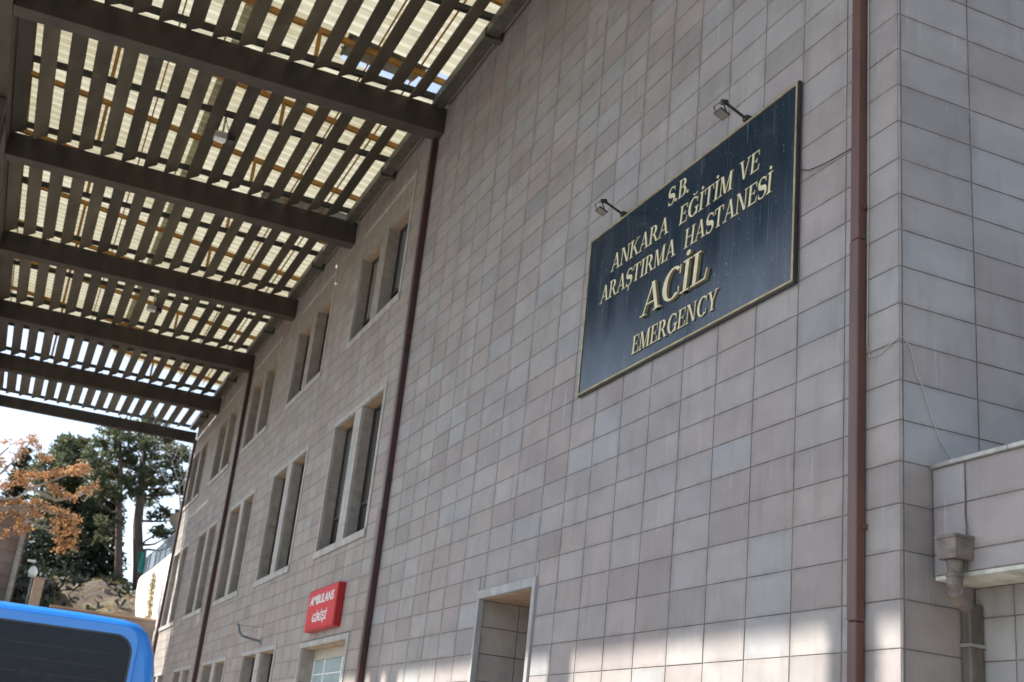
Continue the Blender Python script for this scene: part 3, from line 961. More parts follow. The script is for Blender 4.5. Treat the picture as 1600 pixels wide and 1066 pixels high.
def sstroke():
    pts = []
    for k in range(29):
        t = k / 28
        if t < 0.5:
            a = math.radians(35 + (250 - 35) * (t / 0.5)); c = (0.31, 0.735); r = (0.22, 0.245)
        else:
            a = math.radians(70 - (215) * ((t - 0.5) / 0.5)); c = (0.31, 0.262); r = (0.25, 0.255)
        pts.append((c[0] + r[0] * math.cos(a), c[1] + r[1] * math.sin(a)))
    # bridge the two bowls smoothly
    pts[14] = ((pts[13][0] + pts[15][0]) / 2, (pts[13][1] + pts[15][1]) / 2)
    out = []
    for k in range(len(pts) - 1):
        def off(q):
            a, b = pts[max(q - 1, 0)], pts[min(q + 1, len(pts) - 1)]
            dx, dy = b[0] - a[0], b[1] - a[1]
            L = math.hypot(dx, dy) or 1
            t = q / (len(pts) - 1)
            w = 0.03 + 0.085 * math.exp(-((t - 0.5) / 0.17) ** 2) + 0.02 * (math.exp(-((t - 0.0) / 0.05) ** 2) + math.exp(-((t - 1) / 0.05) ** 2))
            return (-dy / L * w, dx / L * w)
        o0, o1 = off(k), off(k + 1)
        out.append([(pts[k][0] + o0[0], pts[k][1] + o0[1]), (pts[k][0] - o0[0], pts[k][1] - o0[1]),
                    (pts[k + 1][0] - o1[0], pts[k + 1][1] - o1[1]), (pts[k + 1][0] + o1[0], pts[k + 1][1] + o1[1])])
    return out
def dot(cx, cy, r=0.085): return [[(cx + r * math.cos(2 * math.pi * k / 10), cy + r * math.sin(2 * math.pi * k / 10)) for k in range(10)]]
def GL():
    G = {}
    G['A'] = (0.86, [st_line(0.12, 0, 0.44, 1.0, TN + 0.01), st_line(0.72, 0, 0.43, 1.0, TK), hbar(0.22, 0.62, 0.33, TN), serif(0.12, 0, 0.26), serif(0.72, 0, 0.32)])
    G['B'] = (0.72, [st_line(0.17, 0, 0.17, 1, TK), hbar(0.03, 0.36, 0.972, TN), hbar(0.17, 0.38, 0.53, TN), hbar(0.03, 0.38, 0.028, TN)]
              + arc(0.34, 0.76, 0.27, 0.24, -90, 90, 0.16, 0.055) + arc(0.36, 0.28, 0.31, 0.28, -90, 90, 0.17, 0.055))
    carc = arc(0.45, 0.5, 0.41, 0.52, 48, 312, 0.18, 0.06, 20)
    G['C'] = (0.82, carc + [[(0.70, 0.70), (0.745, 0.70), (0.745, 0.98), (0.715, 0.98)], [(0.70, 0.30), (0.745, 0.30), (0.745, 0.05), (0.73, 0.05)]])
    G['G'] = (0.90, carc + [[(0.70, 0.70), (0.745, 0.70), (0.745, 0.98), (0.715, 0.98)], st_line(0.72, 0.03, 0.72, 0.42, TK), hbar(0.55, 0.86, 0.42, 0.05)])
    br = arc(0.47, 1.26, 0.17, 0.13, 180, 360, 0.045, 0.055, 10)
    G['Ğ'] = (0.90, G['G'][1] + br)
    G['E'] = (0.68, [st_line(0.17, 0, 0.17, 1, TK), hbar(0.03, 0.60, 0.972, TN), hbar(0.17, 0.47, 0.52, TN), hbar(0.03, 0.63, 0.028, TN),
                     [(0.555, 0.95), (0.60, 0.95), (0.61, 0.74), (0.58, 0.74)], [(0.44, 0.41), (0.475, 0.41), (0.475, 0.63), (0.44, 0.63)], [(0.58, 0.05), (0.63, 0.05), (0.66, 0.28), (0.63, 0.28)]])
    G['H'] = (0.86, [st_line(0.17, 0, 0.17, 1, TK), st_line(0.68, 0, 0.68, 1, TK), hbar(0.2, 0.66, 0.51, TN), serif(0.17, 0), serif(0.17, 1), serif(0.68, 0), serif(0.68, 1)])
    G['I'] = (0.38, [st_line(0.18, 0, 0.18, 1, TK), serif(0.18, 0, 0.34), serif(0.18, 1, 0.34)])
    G['İ'] = (0.38, G['I'][1] + dot(0.18, 1.20))
    G['K'] = (0.86, [st_line(0.17, 0, 0.17, 1, TK), st_line(0.25, 0.43, 0.66, 1, TN + 0.01), st_line(0.72, 0, 0.38, 0.60, TK), serif(0.17, 0), serif(0.17, 1), serif(0.66, 1, 0.27), serif(0.73, 0, 0.28)])
    G['L'] = (0.68, [st_line(0.17, 0, 0.17, 1, TK), serif(0.17, 1), hbar(0.03, 0.60, 0.028, TN), [(0.555, 0.05), (0.60, 0.05), (0.65, 0.33), (0.615, 0.33)]])
    G['M'] = (1.02, [st_line(0.15, 0, 0.15, 1, TN + 0.01), st_line(0.50, 0.0, 0.20, 1, TK), st_line(0.49, 0.0, 0.80, 1, TN + 0.01), st_line(0.83, 0, 0.83, 1, TK), serif(0.15, 0, 0.24), serif(0.16, 1, 0.2), serif(0.83, 0), serif(0.85, 1, 0.24)])
    G['N'] = (0.88, [st_line(0.15, 0, 0.15, 1, TN + 0.01), st_line(0.69, 0.0, 0.19, 1, TK), st_line(0.72, 0, 0.72, 1, TN + 0.01), serif(0.15, 0, 0.25), serif(0.14, 1, 0.22), serif(0.72, 1, 0.25)])
    G['R'] = (0.80, [st_line(0.17, 0, 0.17, 1, TK), hbar(0.03, 0.36, 0.972, TN), hbar(0.17, 0.38, 0.50, TN), st_line(0.69, 0, 0.40, 0.50, TK), serif(0.17, 0), serif(0.71, 0, 0.24)]
              + arc(0.34, 0.735, 0.28, 0.265, -90, 90, 0.165, 0.055))
    G['S'] = (0.64, sstroke() + [[(0.51, 0.74), (0.545, 0.74), (0.545, 0.98), (0.52, 0.98)], [(0.06, 0.27), (0.095, 0.27), (0.095, 0.02), (0.07, 0.02)]])
    G['Ş'] = (0.64, G['S'][1] + [st_line(0.29, -0.10, 0.30, 0.02, 0.05)] + arc(0.29, -0.17, 0.10, 0.09, -120, 95, 0.05, 0.045, 8))
    G['T'] = (0.76, [st_line(0.37, 0, 0.37, 1, TK), hbar(0.04, 0.70, 0.972, TN), serif(0.37, 0), [(0.035, 0.72), (0.06, 0.72), (0.09, 0.96), (0.04, 0.96)], [(0.675, 0.72), (0.70, 0.72), (0.70, 0.96), (0.65, 0.96)]])
    G['V'] = (0.84, [st_line(0.42, 0, 0.16, 1, TK), st_line(0.43, 0.0, 0.70, 1, TN + 0.01), serif(0.15, 1, 0.32), serif(0.70, 1, 0.25)])
    G['Y'] = (0.82, [st_line(0.40, 0, 0.40, 0.48, TK), st_line(0.40, 0.42, 0.16, 1, TK), st_line(0.41, 0.42, 0.66, 1, TN + 0.01), serif(0.40, 0), serif(0.15, 1, 0.32), serif(0.67, 1, 0.26)])
    G['.'] = (0.26, dot(0.10, 0.08))
    return G
GLY = GL()
SHEAR = 0.085
def letter_mesh(ch, su, sv, depth):
    mb = MB()
    for q, poly in enumerate(GLY[ch][1]):
        d = depth - 0.00012 * q
        pts = [((x + SHEAR * y) * su, y * sv) for (x, y) in poly]
        mb.prism([(-d, -u, v) for (u, v) in pts], (d, 0, 0))
    me = mb.mesh('letter')
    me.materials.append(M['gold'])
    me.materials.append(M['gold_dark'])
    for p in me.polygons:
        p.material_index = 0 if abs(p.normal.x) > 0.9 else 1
    return me
def word(text, yl, yr, z, hgt, depth=0.010):
    adv = [GLY[c][0] if c != ' ' else 0.4 for c in text]
    total = sum(adv) - 0.06 + SHEAR * 0.55
    su = (yl - yr) / total
    u = 0.0
    for c, a in zip(text, adv):
        if c != ' ':
            me = letter_mesh(c, su, hgt, depth)
            o = link('letter', me, None, pq)
            o.location = (-0.0455, yl - u, z)
            o.matrix_parent_inverse = Matrix.Translation(pq.location).inverted()
        u += a * su
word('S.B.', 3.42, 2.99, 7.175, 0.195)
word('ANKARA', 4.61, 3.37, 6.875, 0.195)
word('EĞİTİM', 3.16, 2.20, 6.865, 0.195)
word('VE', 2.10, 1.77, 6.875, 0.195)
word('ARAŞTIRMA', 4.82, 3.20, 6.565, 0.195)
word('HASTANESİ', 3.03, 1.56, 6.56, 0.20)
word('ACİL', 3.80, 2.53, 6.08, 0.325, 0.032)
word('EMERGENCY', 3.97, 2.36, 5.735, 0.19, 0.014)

# spotlights on the top edge of the plaque
def spot(y, label, lean):
    t = thing('sign_spotlight', label, 'spotlight', (-0.03, y, 7.49), 'spotlights above the plaque')
    MB().box(-0.07, y - 0.035, 7.488, 0.0, y + 0.035, 7.535).build('base', M['black'], t, bevel=0.006)
    e = Vector((-0.28, y - 0.02, 7.585))
    MB().tube([(-0.05, y, 7.51), (-0.16, y - 0.01, 7.545), e], 0.014, 8).build('arm', M['black'], t)
    MB().obox(e + Vector((-0.02, 0, 0.005)), (0.034, 0, 0.010), (0, 0.02, 0), (-0.006, 0, 0.020)).build('joint', M['black'], t, bevel=0.006)
    c = e + Vector((-0.04, -0.0, -0.125 + lean))
    ax = Vector((0.052, 0, -0.022)); ayv = Vector((0, 0.065, 0)); azv = Vector((0.003, 0, 0.007))
    MB().obox(c, ax, ayv, azv).build('housing', M['black'], t, bevel=0.006)
    MB().obox(c - azv * 1.18 + Vector((0, 0, 0)), ax * 0.86, ayv * 0.86, azv * 0.12).build('lens', M['pane_low'], t)
    br = MB()
    for s in (-1, 1):
        br.tube([c + ayv * 1.08 * s, c + ayv * 1.08 * s + Vector((-0.05, 0, 0.10)), e + Vector((-0.05, 0.03 * s, 0.005))], 0.007, 6)
    br.build('bracket', M['black'], t)
spot(4.43, 'small black spotlight on the left part of the plaque top', 0.0)
spot(2.02, 'black spotlight on the right part of the plaque top', 0.0)

# ------------------------------------------------------------------ red sign
rs = thing('ambulance_sign', 'red box sign with white lettering above the ambulance door', 'sign', (0, 15.2, 3.7))
RY0, RY1, RZ0, RZ1, RD = 14.1, 16.12, 3.70, 4.45, 0.13
MB().box(-RD, RY0, RZ0, -0.002, RY1, RZ1).build('case', M['dark_red'], rs, bevel=0.012)
MB().box(-RD - 0.008, RY0 + 0.03, RZ0 + 0.03, -RD + 0.001, RY1 - 0.03, RZ1 - 0.03).build('face', M['red'], rs, bevel=0.004)
dg = bpy.context.evaluated_depsgraph_get()
def text_mesh(txt, yl, yr, z, hgt, x):
    cu = bpy.data.curves.new('lettering', 'FONT')
    cu.body = txt
    cu.extrude = 0.004
    cu.offset = 0.014
    cu.shear = 0.12
    ob = bpy.data.objects.new('lettering', cu)
    COL.objects.link(ob)
    bpy.context.view_layer.update()
    me = bpy.data.meshes.new_from_object(ob.evaluated_get(bpy.context.evaluated_depsgraph_get()))
    bpy.data.objects.remove(ob)
    xs_ = [v.co.x for v in me.vertices]
    x0, x1 = min(xs_), max(xs_)
    cap = 0.73
    for v in me.vertices:
        u = (v.co.x - x0) / (x1 - x0) * (yl - yr)
        vv = v.co.y / cap * hgt
        v.co = Vector((x - v.co.z, yl - u, z + vv))
    me.materials.clear()
    me.materials.append(M['white'])
    me.flip_normals()
    return link('lettering', me, M['white'], rs)
text_mesh('AMBULANS', 15.92, 14.28, 4.165, 0.165, -RD - 0.0125)
text_mesh('GİRİŞİ', 15.60, 14.60, 3.85, 0.15, -RD - 0.0125)

# bent pipe bracket below the second bay
bk = thing('bent_pipe_bracket', 'bent grey pipe bracket sticking out above the lower windows', 'bracket', (0, 20.6, 3.8))
MB().tube([(0.0, 20.6, 3.80), (-0.30, 20.55, 3.84), (-0.44, 20.5, 3.86), (-0.53, 20.45, 3.94), (-0.56, 20.43, 4.06), (-0.62, 20.4, 4.09)], 0.028, 8).build('pipe_arm', M['rail'], bk)
MB().box(-0.012, 20.5, 3.72, 0.0, 20.7, 3.88).build('wall_plate', M['rail'], bk)
MB().tube([(-0.56, 20.43, 4.07), (0.0, 20.5, 4.10)], 0.006, 5).build('stay_wire', M['rail'], bk)

# loose cables
cb = MB().tube([(-0.012, 0.325, 9.3), (-0.012, 0.33, 7.5), (-0.012, 0.325, 6.0), (-0.012, 0.33, 5.1), (-0.014, 0.335, 4.82), (-0.014, 0.30, 4.70), (-0.012, 0.20, 4.69), (-0.012, 0.08, 4.735), (-0.012, 0.0, 4.765),
                (0.03, -0.012, 4.77), (0.09, -0.01, 4.70), (0.14, -0.01, 4.52), (0.20, -0.01, 4.42), (0.27, -0.01, 4.22), (0.34, -0.01, 4.08), (0.46, -0.01, 3.93)], 0.0036, 6).build('loose_cable', M['cable'])
tag(cb, 'thin pale cable hanging beside the red brown pipe and round the corner', 'cable')
cb = MB().tube([(-0.02, 1.20, 6.62), (-0.02, 1.08, 6.56), (-0.02, 1.0, 6.545), (-0.02, 0.82, 6.52), (-0.02, 0.46, 6.50)], 0.005, 6).build('loose_cable', M['black'])
tag(cb, 'thin dark wire running from the plaque edge to the pipe', 'cable')

# ------------------------------------------------------------------ blue van
van = thing('blue_van', 'bright blue van seen from behind with dusty tinted rear window', 'van', (-5.37, 3.3, 0))
VX = -5.37
half = [(0.0, 2.236), (0.45, 2.235), (0.70, 2.228), (0.79, 2.212), (0.855, 2.165), (0.905, 2.06), (0.93, 1.95), (0.948, 1.80), (0.972, 1.2), (0.975, 0.85), (0.95, 0.5), (0.90, 0.36), (0.0, 0.34)]
prof = [(x, z) for x, z in half] + [(-x, z) for x, z in reversed(half[1:-1])]
stations = [(1.02, 0.93, 0.97), (1.035, 0.965, 0.985), (1.06, 0.985, 0.995), (1.12, 1.0, 1.0), (1.8, 1.0, 1.0), (3.6, 1.0, 1.0), (4.4, 0.985, 0.985), (4.75, 0.97, 0.90), (5.2, 0.96, 0.66), (5.75, 0.93, 0.56), (5.95, 0.85, 0.48)]
vb = MB()
m = len(prof)
for (y, sx, sz) in stations:
    for (x, z) in prof:
        vb.v.append((VX + x * sx, y, 0.34 + (z - 0.34) * sz))
for s in range(len(stations) - 1):
    for k in range(m):
        a, b = s * m + k, s * m + (k + 1) % m
        vb.f.append((a, b, b + m, a + m))
vb.f.append(tuple(range(m)))
vb.f.append(tuple((len(stations) - 1) * m + k for k in range(m - 1, -1, -1)))
body = vb.build('body', M['blue'], van, smooth=True)
md = body.modifiers.new('edges', 'EDGE_SPLIT'); md.split_angle = math.radians(38)

def rrect(x0, x1, z0, z1, rr, n=6):
    pts = []
    for (cx, cz, a0) in ((x1 - rr, z1 - rr, 0), (x0 + rr, z1 - rr, 90), (x0 + rr, z0 + rr, 180), (x1 - rr, z0 + rr, 270)):
        for k in range(n + 1):
            a = math.radians(a0 + 90 * k / n)
            pts.append((cx + rr * math.cos(a), cz + rr * math.sin(a)))
    return pts
def panel(name, x0, x1, z0, z1, rr, y, t, mat, crown=0.0, bev=0.006):
    pts = rrect(x0, x1, z0, z1, rr)
    mb = MB().prism([(VX + x, y, z - crown * x * x) for x, z in pts], (0, t, 0))
    return mb.build(name, mat, van, bevel=bev)
gate = panel('tailgate', -0.80, 0.80, 0.62, 2.205, 0.10, 0.998, 0.04, M['blue'], crown=0.02, bev=0.01)
panel('window_seal', -0.77, 0.77, 1.285, 2.163, 0.095, 0.994, 0.01, M['plastic'], crown=0.06, bev=0.002)
panel('rear_window', -0.755, 0.755, 1.30, 2.15, 0.085, 0.990, 0.02, M['van_glass'], crown=0.06, bev=0.003)
for k in range(9):
    z = 1.42 + 0.075 * k
    MB().box(VX - 0.66, 0.9885, z, VX + 0.66, 0.9898, z + 0.0035).build('heater_line', M['tail_line'], van)
panel('bumper', -0.93, 0.93, 0.36, 0.60, 0.08, 0.95, 0.14, M['plastic'])
panel('number_plate', -0.26, 0.26, 0.80, 0.91, 0.01, 0.990, 0.02, M['white'], bev=0.002)
for s in (-1, 1):
    panel('tail_lamp', 0.815 * s - 0.045, 0.815 * s + 0.045, 1.0, 1.55, 0.03, 1.0, 0.05, M['tail'])
    for y in (1.75, 4.95):
        w = MB().tube([(VX + s * 0.99, y, 0.33), (VX + s * 0.76, y, 0.33)], 0.33, 24).build('wheel', M['tyre'], van)
        MB().tube([(VX + s * 0.998, y, 0.33), (VX + s * 0.80, y, 0.33)], 0.21, 20).build('rim', M['chrome'], w)
    for (ya, yb) in ((1.5, 2.7), (2.9, 4.0)):
        MB().box(VX + s * 0.938, ya, 1.38, VX + s * 0.95, yb, 1.86).build('side_window', M['van_glass'], van, bevel=0.004)

# ------------------------------------------------------------------ beyond the facade: retaining wall, rail, bits
rw = thing('retaining_wall', 'white rendered retaining wall behind the far end of the facade', 'wall', (0.3, 46, 5))
pts = [(0.32, 39.5), (0.32, 44.0), (0.30, 49.0), (0.22, 51.5), (0.30, 53.2), (0.75, 54.4), (1.6, 55.2), (3.5, 56.0)]
top = 8.45
secs = [(0, 2), (2, 4), (4, 7)]
for a, b in secs:
    w = MB()
    for i in range(a, b):
        (xa, ya), (xb, yb) = pts[i], pts[i + 1]
        d = Vector((yb - ya, -(xb - xa), 0)).normalized() * 0.35
        q0, q1 = Vector((xa, ya, 2)), Vector((xb, yb, 2))
        w.quad(q0, q1, q1 + Vector((0, 0, top - 2)), q0 + Vector((0, 0, top - 2)))
        w.quad(q0 + d + Vector((0, 0, top - 2)), q1 + d + Vector((0, 0, top - 2)), q1 + Vector((0, 0, top - 2)), q0 + Vector((0, 0, top - 2)))
        w.quad(q0 + d, q1 + d, q1 + d + Vector((0, 0, top - 2)), q0 + d + Vector((0, 0, top - 2)))
    w.build('wall_bay', M['render_white'], rw)
rl = thing('terrace_railing', 'grey blue metal railing on top of the white retaining wall', 'railing', (0.5, 46, 8.45))
path = [(0.45, 39.6), (0.45, 44.0), (0.43, 49.0), (0.36, 51.5), (0.44, 53.2)]
MB().tube([(x, y, 9.42) for x, y in path], 0.03, 6).build('handrail', M['rail'], rl)
MB().tube([(x, y, 8.62) for x, y in path], 0.02, 6).build('bottom_rail', M['rail'], rl)
for i in range(len(path) - 1):
    (xa, ya), (xb, yb) = path[i], path[i + 1]
    npost = max(2, int((yb - ya) / 0.24))
    for k in range(npost):
        t = k / npost
        big = (k % 7 == 0)
        MB().tube([(xa + (xb - xa) * t, ya + (yb - ya) * t, 8.44), (xa + (xb - xa) * t, ya + (yb - ya) * t, 9.42)], 0.03 if big else 0.012, 5).build('post' if big else 'baluster', M['rail'], rl)
ds = thing('satellite_dish', 'round beige satellite dish on the far end of the facade', 'dish', (0.0, 39.9, 9.2))
dm = MB()
for k in range(5):
    r = 0.30 * k / 4
    for q in range(20):
        a = 2 * math.pi * q / 20
        dm.v.append((-0.02 + r * math.cos(a), 39.95 - 0.12 * (r / 0.3) ** 2, 9.28 + r * math.sin(a)))
for k in range(4):
    for q in range(20):
        dm.f.append((k * 20 + q, k * 20 + (q + 1) % 20, (k + 1) * 20 + (q + 1) % 20, (k + 1) * 20 + q))
dm.build('reflector', M['marble'], ds, smooth=True)
MB().tube([(-0.02, 39.96, 9.28), (0.15, 40.02, 9.1), (0.2, 39.21, 9.0)], 0.025, 6).build('mount', M['rail'], ds)

# ------------------------------------------------------------------ vegetation helpers
def tuft(mb, c, size, n=5, flat=0.6):
    for k in range(n):
        d = Vector((random.gauss(0, 1), random.gauss(0, 1), random.gauss(0, flat) + 0.25)).normalized()
        s = d.cross(Vector((random.gauss(0, 1), random.gauss(0, 1), random.gauss(0, 1)))).normalized() * size * 0.16
        e = Vector(c) + d * size * random.uniform(0.7, 1.15)
        mb.quad(Vector(c) - s * 0.5, Vector(c) + s * 0.5, e + s, e - s)
def pad(mb, c, rx, ry, rz, n, size):
    c = Vector(c)
    for k in range(n):
        while True:
            p = Vector((random.uniform(-1, 1), random.uniform(-1, 1), random.uniform(-1, 1)))
            if p.length < 1: break
        if random.random() < 0.6 and p.length > 0.01: p = p.normalized() * random.uniform(0.75, 1.0)
        tuft(mb, c + Vector((p.x * rx, p.y * ry, p.z * rz)), size * random.uniform(0.7, 1.2))
def limb(mb, a, b, ra, rb, sag=0.0, n=4):
    a, b = Vector(a), Vector(b)
    pts, rr = [], []
    for i in range(n + 1):
        t = i / n
        p = a.lerp(b, t)
        p.z -= sag * math.sin(math.pi * t)
        if 0 < i < n: p += Vector((random.gauss(0, 0.04), random.gauss(0, 0.04), random.gauss(0, 0.04)))
        pts.append(p); rr.append(ra + (rb - ra) * t)
    mb.tube(pts, rr, 6, cap=False)

def pine(label, trunk, rads, pads, mat='needles', size=0.30, dens=1.0, group='pines on the hillside'):
    t = thing('pine_tree', label, 'tree', trunk[0], group)
    tb = MB().tube(trunk, rads, 9)
    tr_ = tb.build('trunk', M['bark'], t, smooth=True)
    lb, cr = MB(), MB()
    T = [Vector(p) for p in trunk]
    for (x, y, z, r) in pads:
        c = Vector((x, y, z))
        best = min(((T[i].lerp(T[i + 1], k / 6)) for i in range(len(T) - 1) for k in range(7)), key=lambda q: (q - c).length + 1.5 * abs(q.z - (c.z - 0.6)))
        limb(lb, best, c, 0.075, 0.025, 0.15)
        pad(cr, c, r * 1.2, r * 1.1, r * 0.46, int(36 * dens * (r / 0.7) ** 2), size)
        for q in range(3):
            e = c + Vector((random.uniform(-1, 1), random.uniform(-1, 1), random.uniform(-0.4, 0.6))) * r * 1.3
            limb(lb, c, e, 0.025, 0.01, 0.0, 2)
            pad(cr, e, r * 0.45, r * 0.45, r * 0.3, int(11 * dens), size)
    lb.build('limb', M['bark'], t)
    cr.build('crown', M[mat], t)
    return t
def P(px, py, Y=58.0):
    """photo plan of the far hill: horizontal and vertical offset per metre of distance, measured once"""
    k = (Y + 6.381) / 66.381
    X60 = 0.08 + (px - 185) * 0.0343 + (py - 925) * 0.0067
    Z60 = 8.5 + (925 - py) * 0.0323 + (px - 185) * 0.0036
    return (-5.345 + (X60 + 5.345) * k, Y, 1.6 + (Z60 - 1.6) * k)
def padlist(lst, Y, spread):
    out = []
    for (px, py, r) in lst:
        y = Y + random.uniform(-spread, spread)
        p = P(px, py, y)
        out.append((p[0], p[1], p[2], r))
    return out
pine('tall pine with the thicker leaning trunk, nearest the facade end',
     [P(214, 930, 58), P(214, 880, 58), P(213, 820, 58), P(218, 770, 58), P(222, 720, 58), P(226, 668, 58)], [0.34, 0.27, 0.24, 0.21, 0.15, 0.06],
     padlist([(225, 655, 0.6), (250, 662, 0.6), (200, 668, 0.65), (238, 684, 0.7), (270, 690, 0.6), (215, 700, 0.75), (255, 712, 0.7), (285, 705, 0.5), (238, 735, 0.7),
              (268, 742, 0.75), (286, 755, 0.55), (215, 752, 0.75), (200, 735, 0.65), (255, 762, 0.5), (245, 800, 0.4), (260, 835, 0.6), (275, 842, 0.45), (240, 828, 0.35), (285, 800, 0.35), (228, 775, 0.5)], 58, 1.6))
pine('slimmer pine left of the thicker leaning one',
     [P(187, 935, 57), P(185, 880, 57), P(186, 800, 57), P(188, 745, 57), P(188, 690, 57)], [0.24, 0.19, 0.16, 0.12, 0.05],
     padlist([(188, 680, 0.55), (170, 668, 0.5), (160, 690, 0.55), (178, 705, 0.65), (155, 715, 0.6), (196, 715, 0.5), (170, 735, 0.65), (150, 745, 0.5), (190, 750, 0.6), (165, 765, 0.55), (150, 780, 0.45),
              (185, 770, 0.5), (205, 762, 0.45), (168, 822, 0.45), (160, 845, 0.4)], 57, 1.3))
pine('broad pine behind the orange leaved tree',
     [P(108, 945, 62), P(109, 880, 62), P(112, 800, 62), P(118, 730, 62), P(120, 690, 62)], [0.30, 0.25, 0.2, 0.14, 0.05],
     padlist([(118, 695, 0.6), (100, 712, 0.7), (135, 708, 0.65), (85, 725, 0.6), (118, 735, 0.8), (142, 735, 0.7), (95, 750, 0.8), (130, 760, 0.8), (75, 760, 0.6), (110, 785, 0.85),
              (140, 790, 0.7), (85, 795, 0.8), (120, 815, 0.8), (150, 815, 0.6), (100, 835, 0.85), (135, 845, 0.75), (160, 800, 0.5)], 62, 1.8), size=0.34)
def conifer(label, base, h, r, mat='needles_dark'):
    t = thing('conifer_tree', label, 'tree', base, 'dark conifers behind the pines')
    b = Vector(base)
    MB().tube([b - Vector((0, 0, 0.5)), b + Vector((0, 0, h * 0.5)), b + Vector((0, 0, h))], [0.22, 0.13, 0.02], 8).build('trunk', M['bark'], t, smooth=True)
    lb, cr = MB(), MB()
    lev = int(h / 0.42)
    for i in range(lev):
        f = i / (lev - 1)
        z = 0.4 + f * (h - 0.4)
        rr = r * (1 - f) ** 0.75 * random.uniform(0.75, 1.15) + 0.12
        nb = max(4, int(9 * (1 - f) + 4))
        a0 = random.uniform(0, 6.28)
        for q in range(nb):
            a = a0 + 6.283 * q / nb + random.gauss(0, 0.25)
            L = rr * random.uniform(0.7, 1.1)
            e = b + Vector((math.cos(a) * L, math.sin(a) * L, z - 0.22 * L))
            limb(lb, b + Vector((0, 0, z)), e, 0.03, 0.008, -0.05, 2)
            for s in range(3):
                pp = (b + Vector((0, 0, z))).lerp(e, 0.4 + 0.3 * s)
                pad(cr, pp, 0.28, 0.28, 0.14, 5, 0.26)
    lb.build('limb', M['bark'], t)
    cr.build('crown', M[mat], t)
conifer('tall narrow conifer whose tip rises above the orange leaves', P(60, 945, 66), 9.2, 1.9)
conifer('dark conifer standing right of the orange leaved tree', P(150, 935, 60), 5.2, 1.5)
conifer('dark low conifer between the broad pine and the slim pine', P(125, 940, 59), 4.6, 1.7)
conifer('dark conifer behind the beige cabinet', P(85, 945, 61), 6.5, 1.8)
conifer('conifer at the left picture edge behind the stone building', P(8, 940, 70), 8.6, 1.9)

# orange leaved tree in front
ot = thing('orange_leaved_tree', 'tree with dry orange leaves reaching in from the left edge', 'tree', (-7.6, 45.5, 5.4))
ob_, oc = MB(), MB()
def Q(px, py): 
    p = P(px, py, 45.5)
    return Vector((p[0], p[1], p[2]))
MB().tube([(-7.7, 45.5, 4.6), (-7.5, 45.5, 7.5), (-7.2, 45.4, 9.2), (-7.0, 45.4, 10.6)], [0.26, 0.22, 0.17, 0.1], 9).build('trunk', M['pale_bark'], ot, smooth=True)
mains = [[(-7.3, 45.4, 8.6), Q(0, 795), Q(40, 790), Q(60, 772), Q(100, 752), Q(136, 732)],
         [(-7.25, 45.4, 9.0), Q(-10, 800), Q(25, 805), Q(55, 822), Q(90, 838), Q(112, 852)],
         [(-7.2, 45.4, 9.4), Q(-5, 770), Q(20, 750), Q(42, 722), Q(62, 694)],
         [(-7.1, 45.4, 9.8), Q(-8, 745), Q(12, 728), Q(28, 710)],
         [Q(60, 772), Q(95, 788), Q(125, 780), Q(152, 764)],
         [Q(25, 805), Q(60, 800), Q(95, 808), Q(122, 816)],
         [Q(-5, 800), Q(8, 822), Q(25, 845)]]
for ln in mains:
    ob_.tube(ln, [0.075 * (1 - i / (len(ln) + 0.3)) + 0.008 for i in range(len(ln))], 6, cap=False)
ob_.build('limb', M['pale_bark'], ot)
def leaf_clump(c, r, n):
    for k in range(n):
        p = Vector(c) + Vector((random.gauss(0, r * 0.5), random.gauss(0, r * 0.6), random.gauss(0, r * 0.38)))
        d = Vector((random.gauss(0, 1), random.gauss(0, 1), random.gauss(0, 0.7))).normalized()
        s = d.cross(Vector((random.gauss(0, 1), random.gauss(0, 1), random.gauss(0, 1)))).normalized()
        L, W = random.uniform(0.07, 0.13), random.uniform(0.03, 0.05)
        oc.quad(p, p + d * L * 0.5 + s * W, p + d * L, p + d * L * 0.5 - s * W)
cl = [(62, 692), (58, 700), (70, 705), (25, 703), (40, 705), (48, 716), (76, 718), (82, 722), (8, 730), (15, 737), (22, 742), (3, 745), (38, 728), (80, 748), (92, 745), (86, 752), (98, 742), (108, 740), (118, 740),
      (130, 731), (136, 735), (125, 744), (45, 752), (55, 748), (66, 750), (50, 762), (60, 768), (40, 765), (90, 768), (95, 775), (85, 765), (150, 763), (142, 768), (134, 772), (122, 780), (112, 782), (10, 762), (5, 775), (20, 775), (28, 768),
      (5, 795), (15, 800), (30, 795), (45, 792), (58, 798), (70, 795), (82, 798), (95, 803), (105, 808), (118, 812), (122, 822), (110, 822), (98, 818), (62, 808), (72, 815), (55, 832), (48, 840), (45, 830), (5, 815), (12, 822), (22, 815), (8, 835), (28, 845), (95, 835),
      (105, 838), (115, 832), (125, 835), (100, 850), (108, 858), (118, 852), (98, 866), (120, 862), (35, 812), (48, 815)]
for (px, py) in cl:
    leaf_clump(Q(px + random.uniform(-3, 3), py + random.uniform(-3, 3)), 0.24, 75)
oc.build('crown', M['orange'], ot)

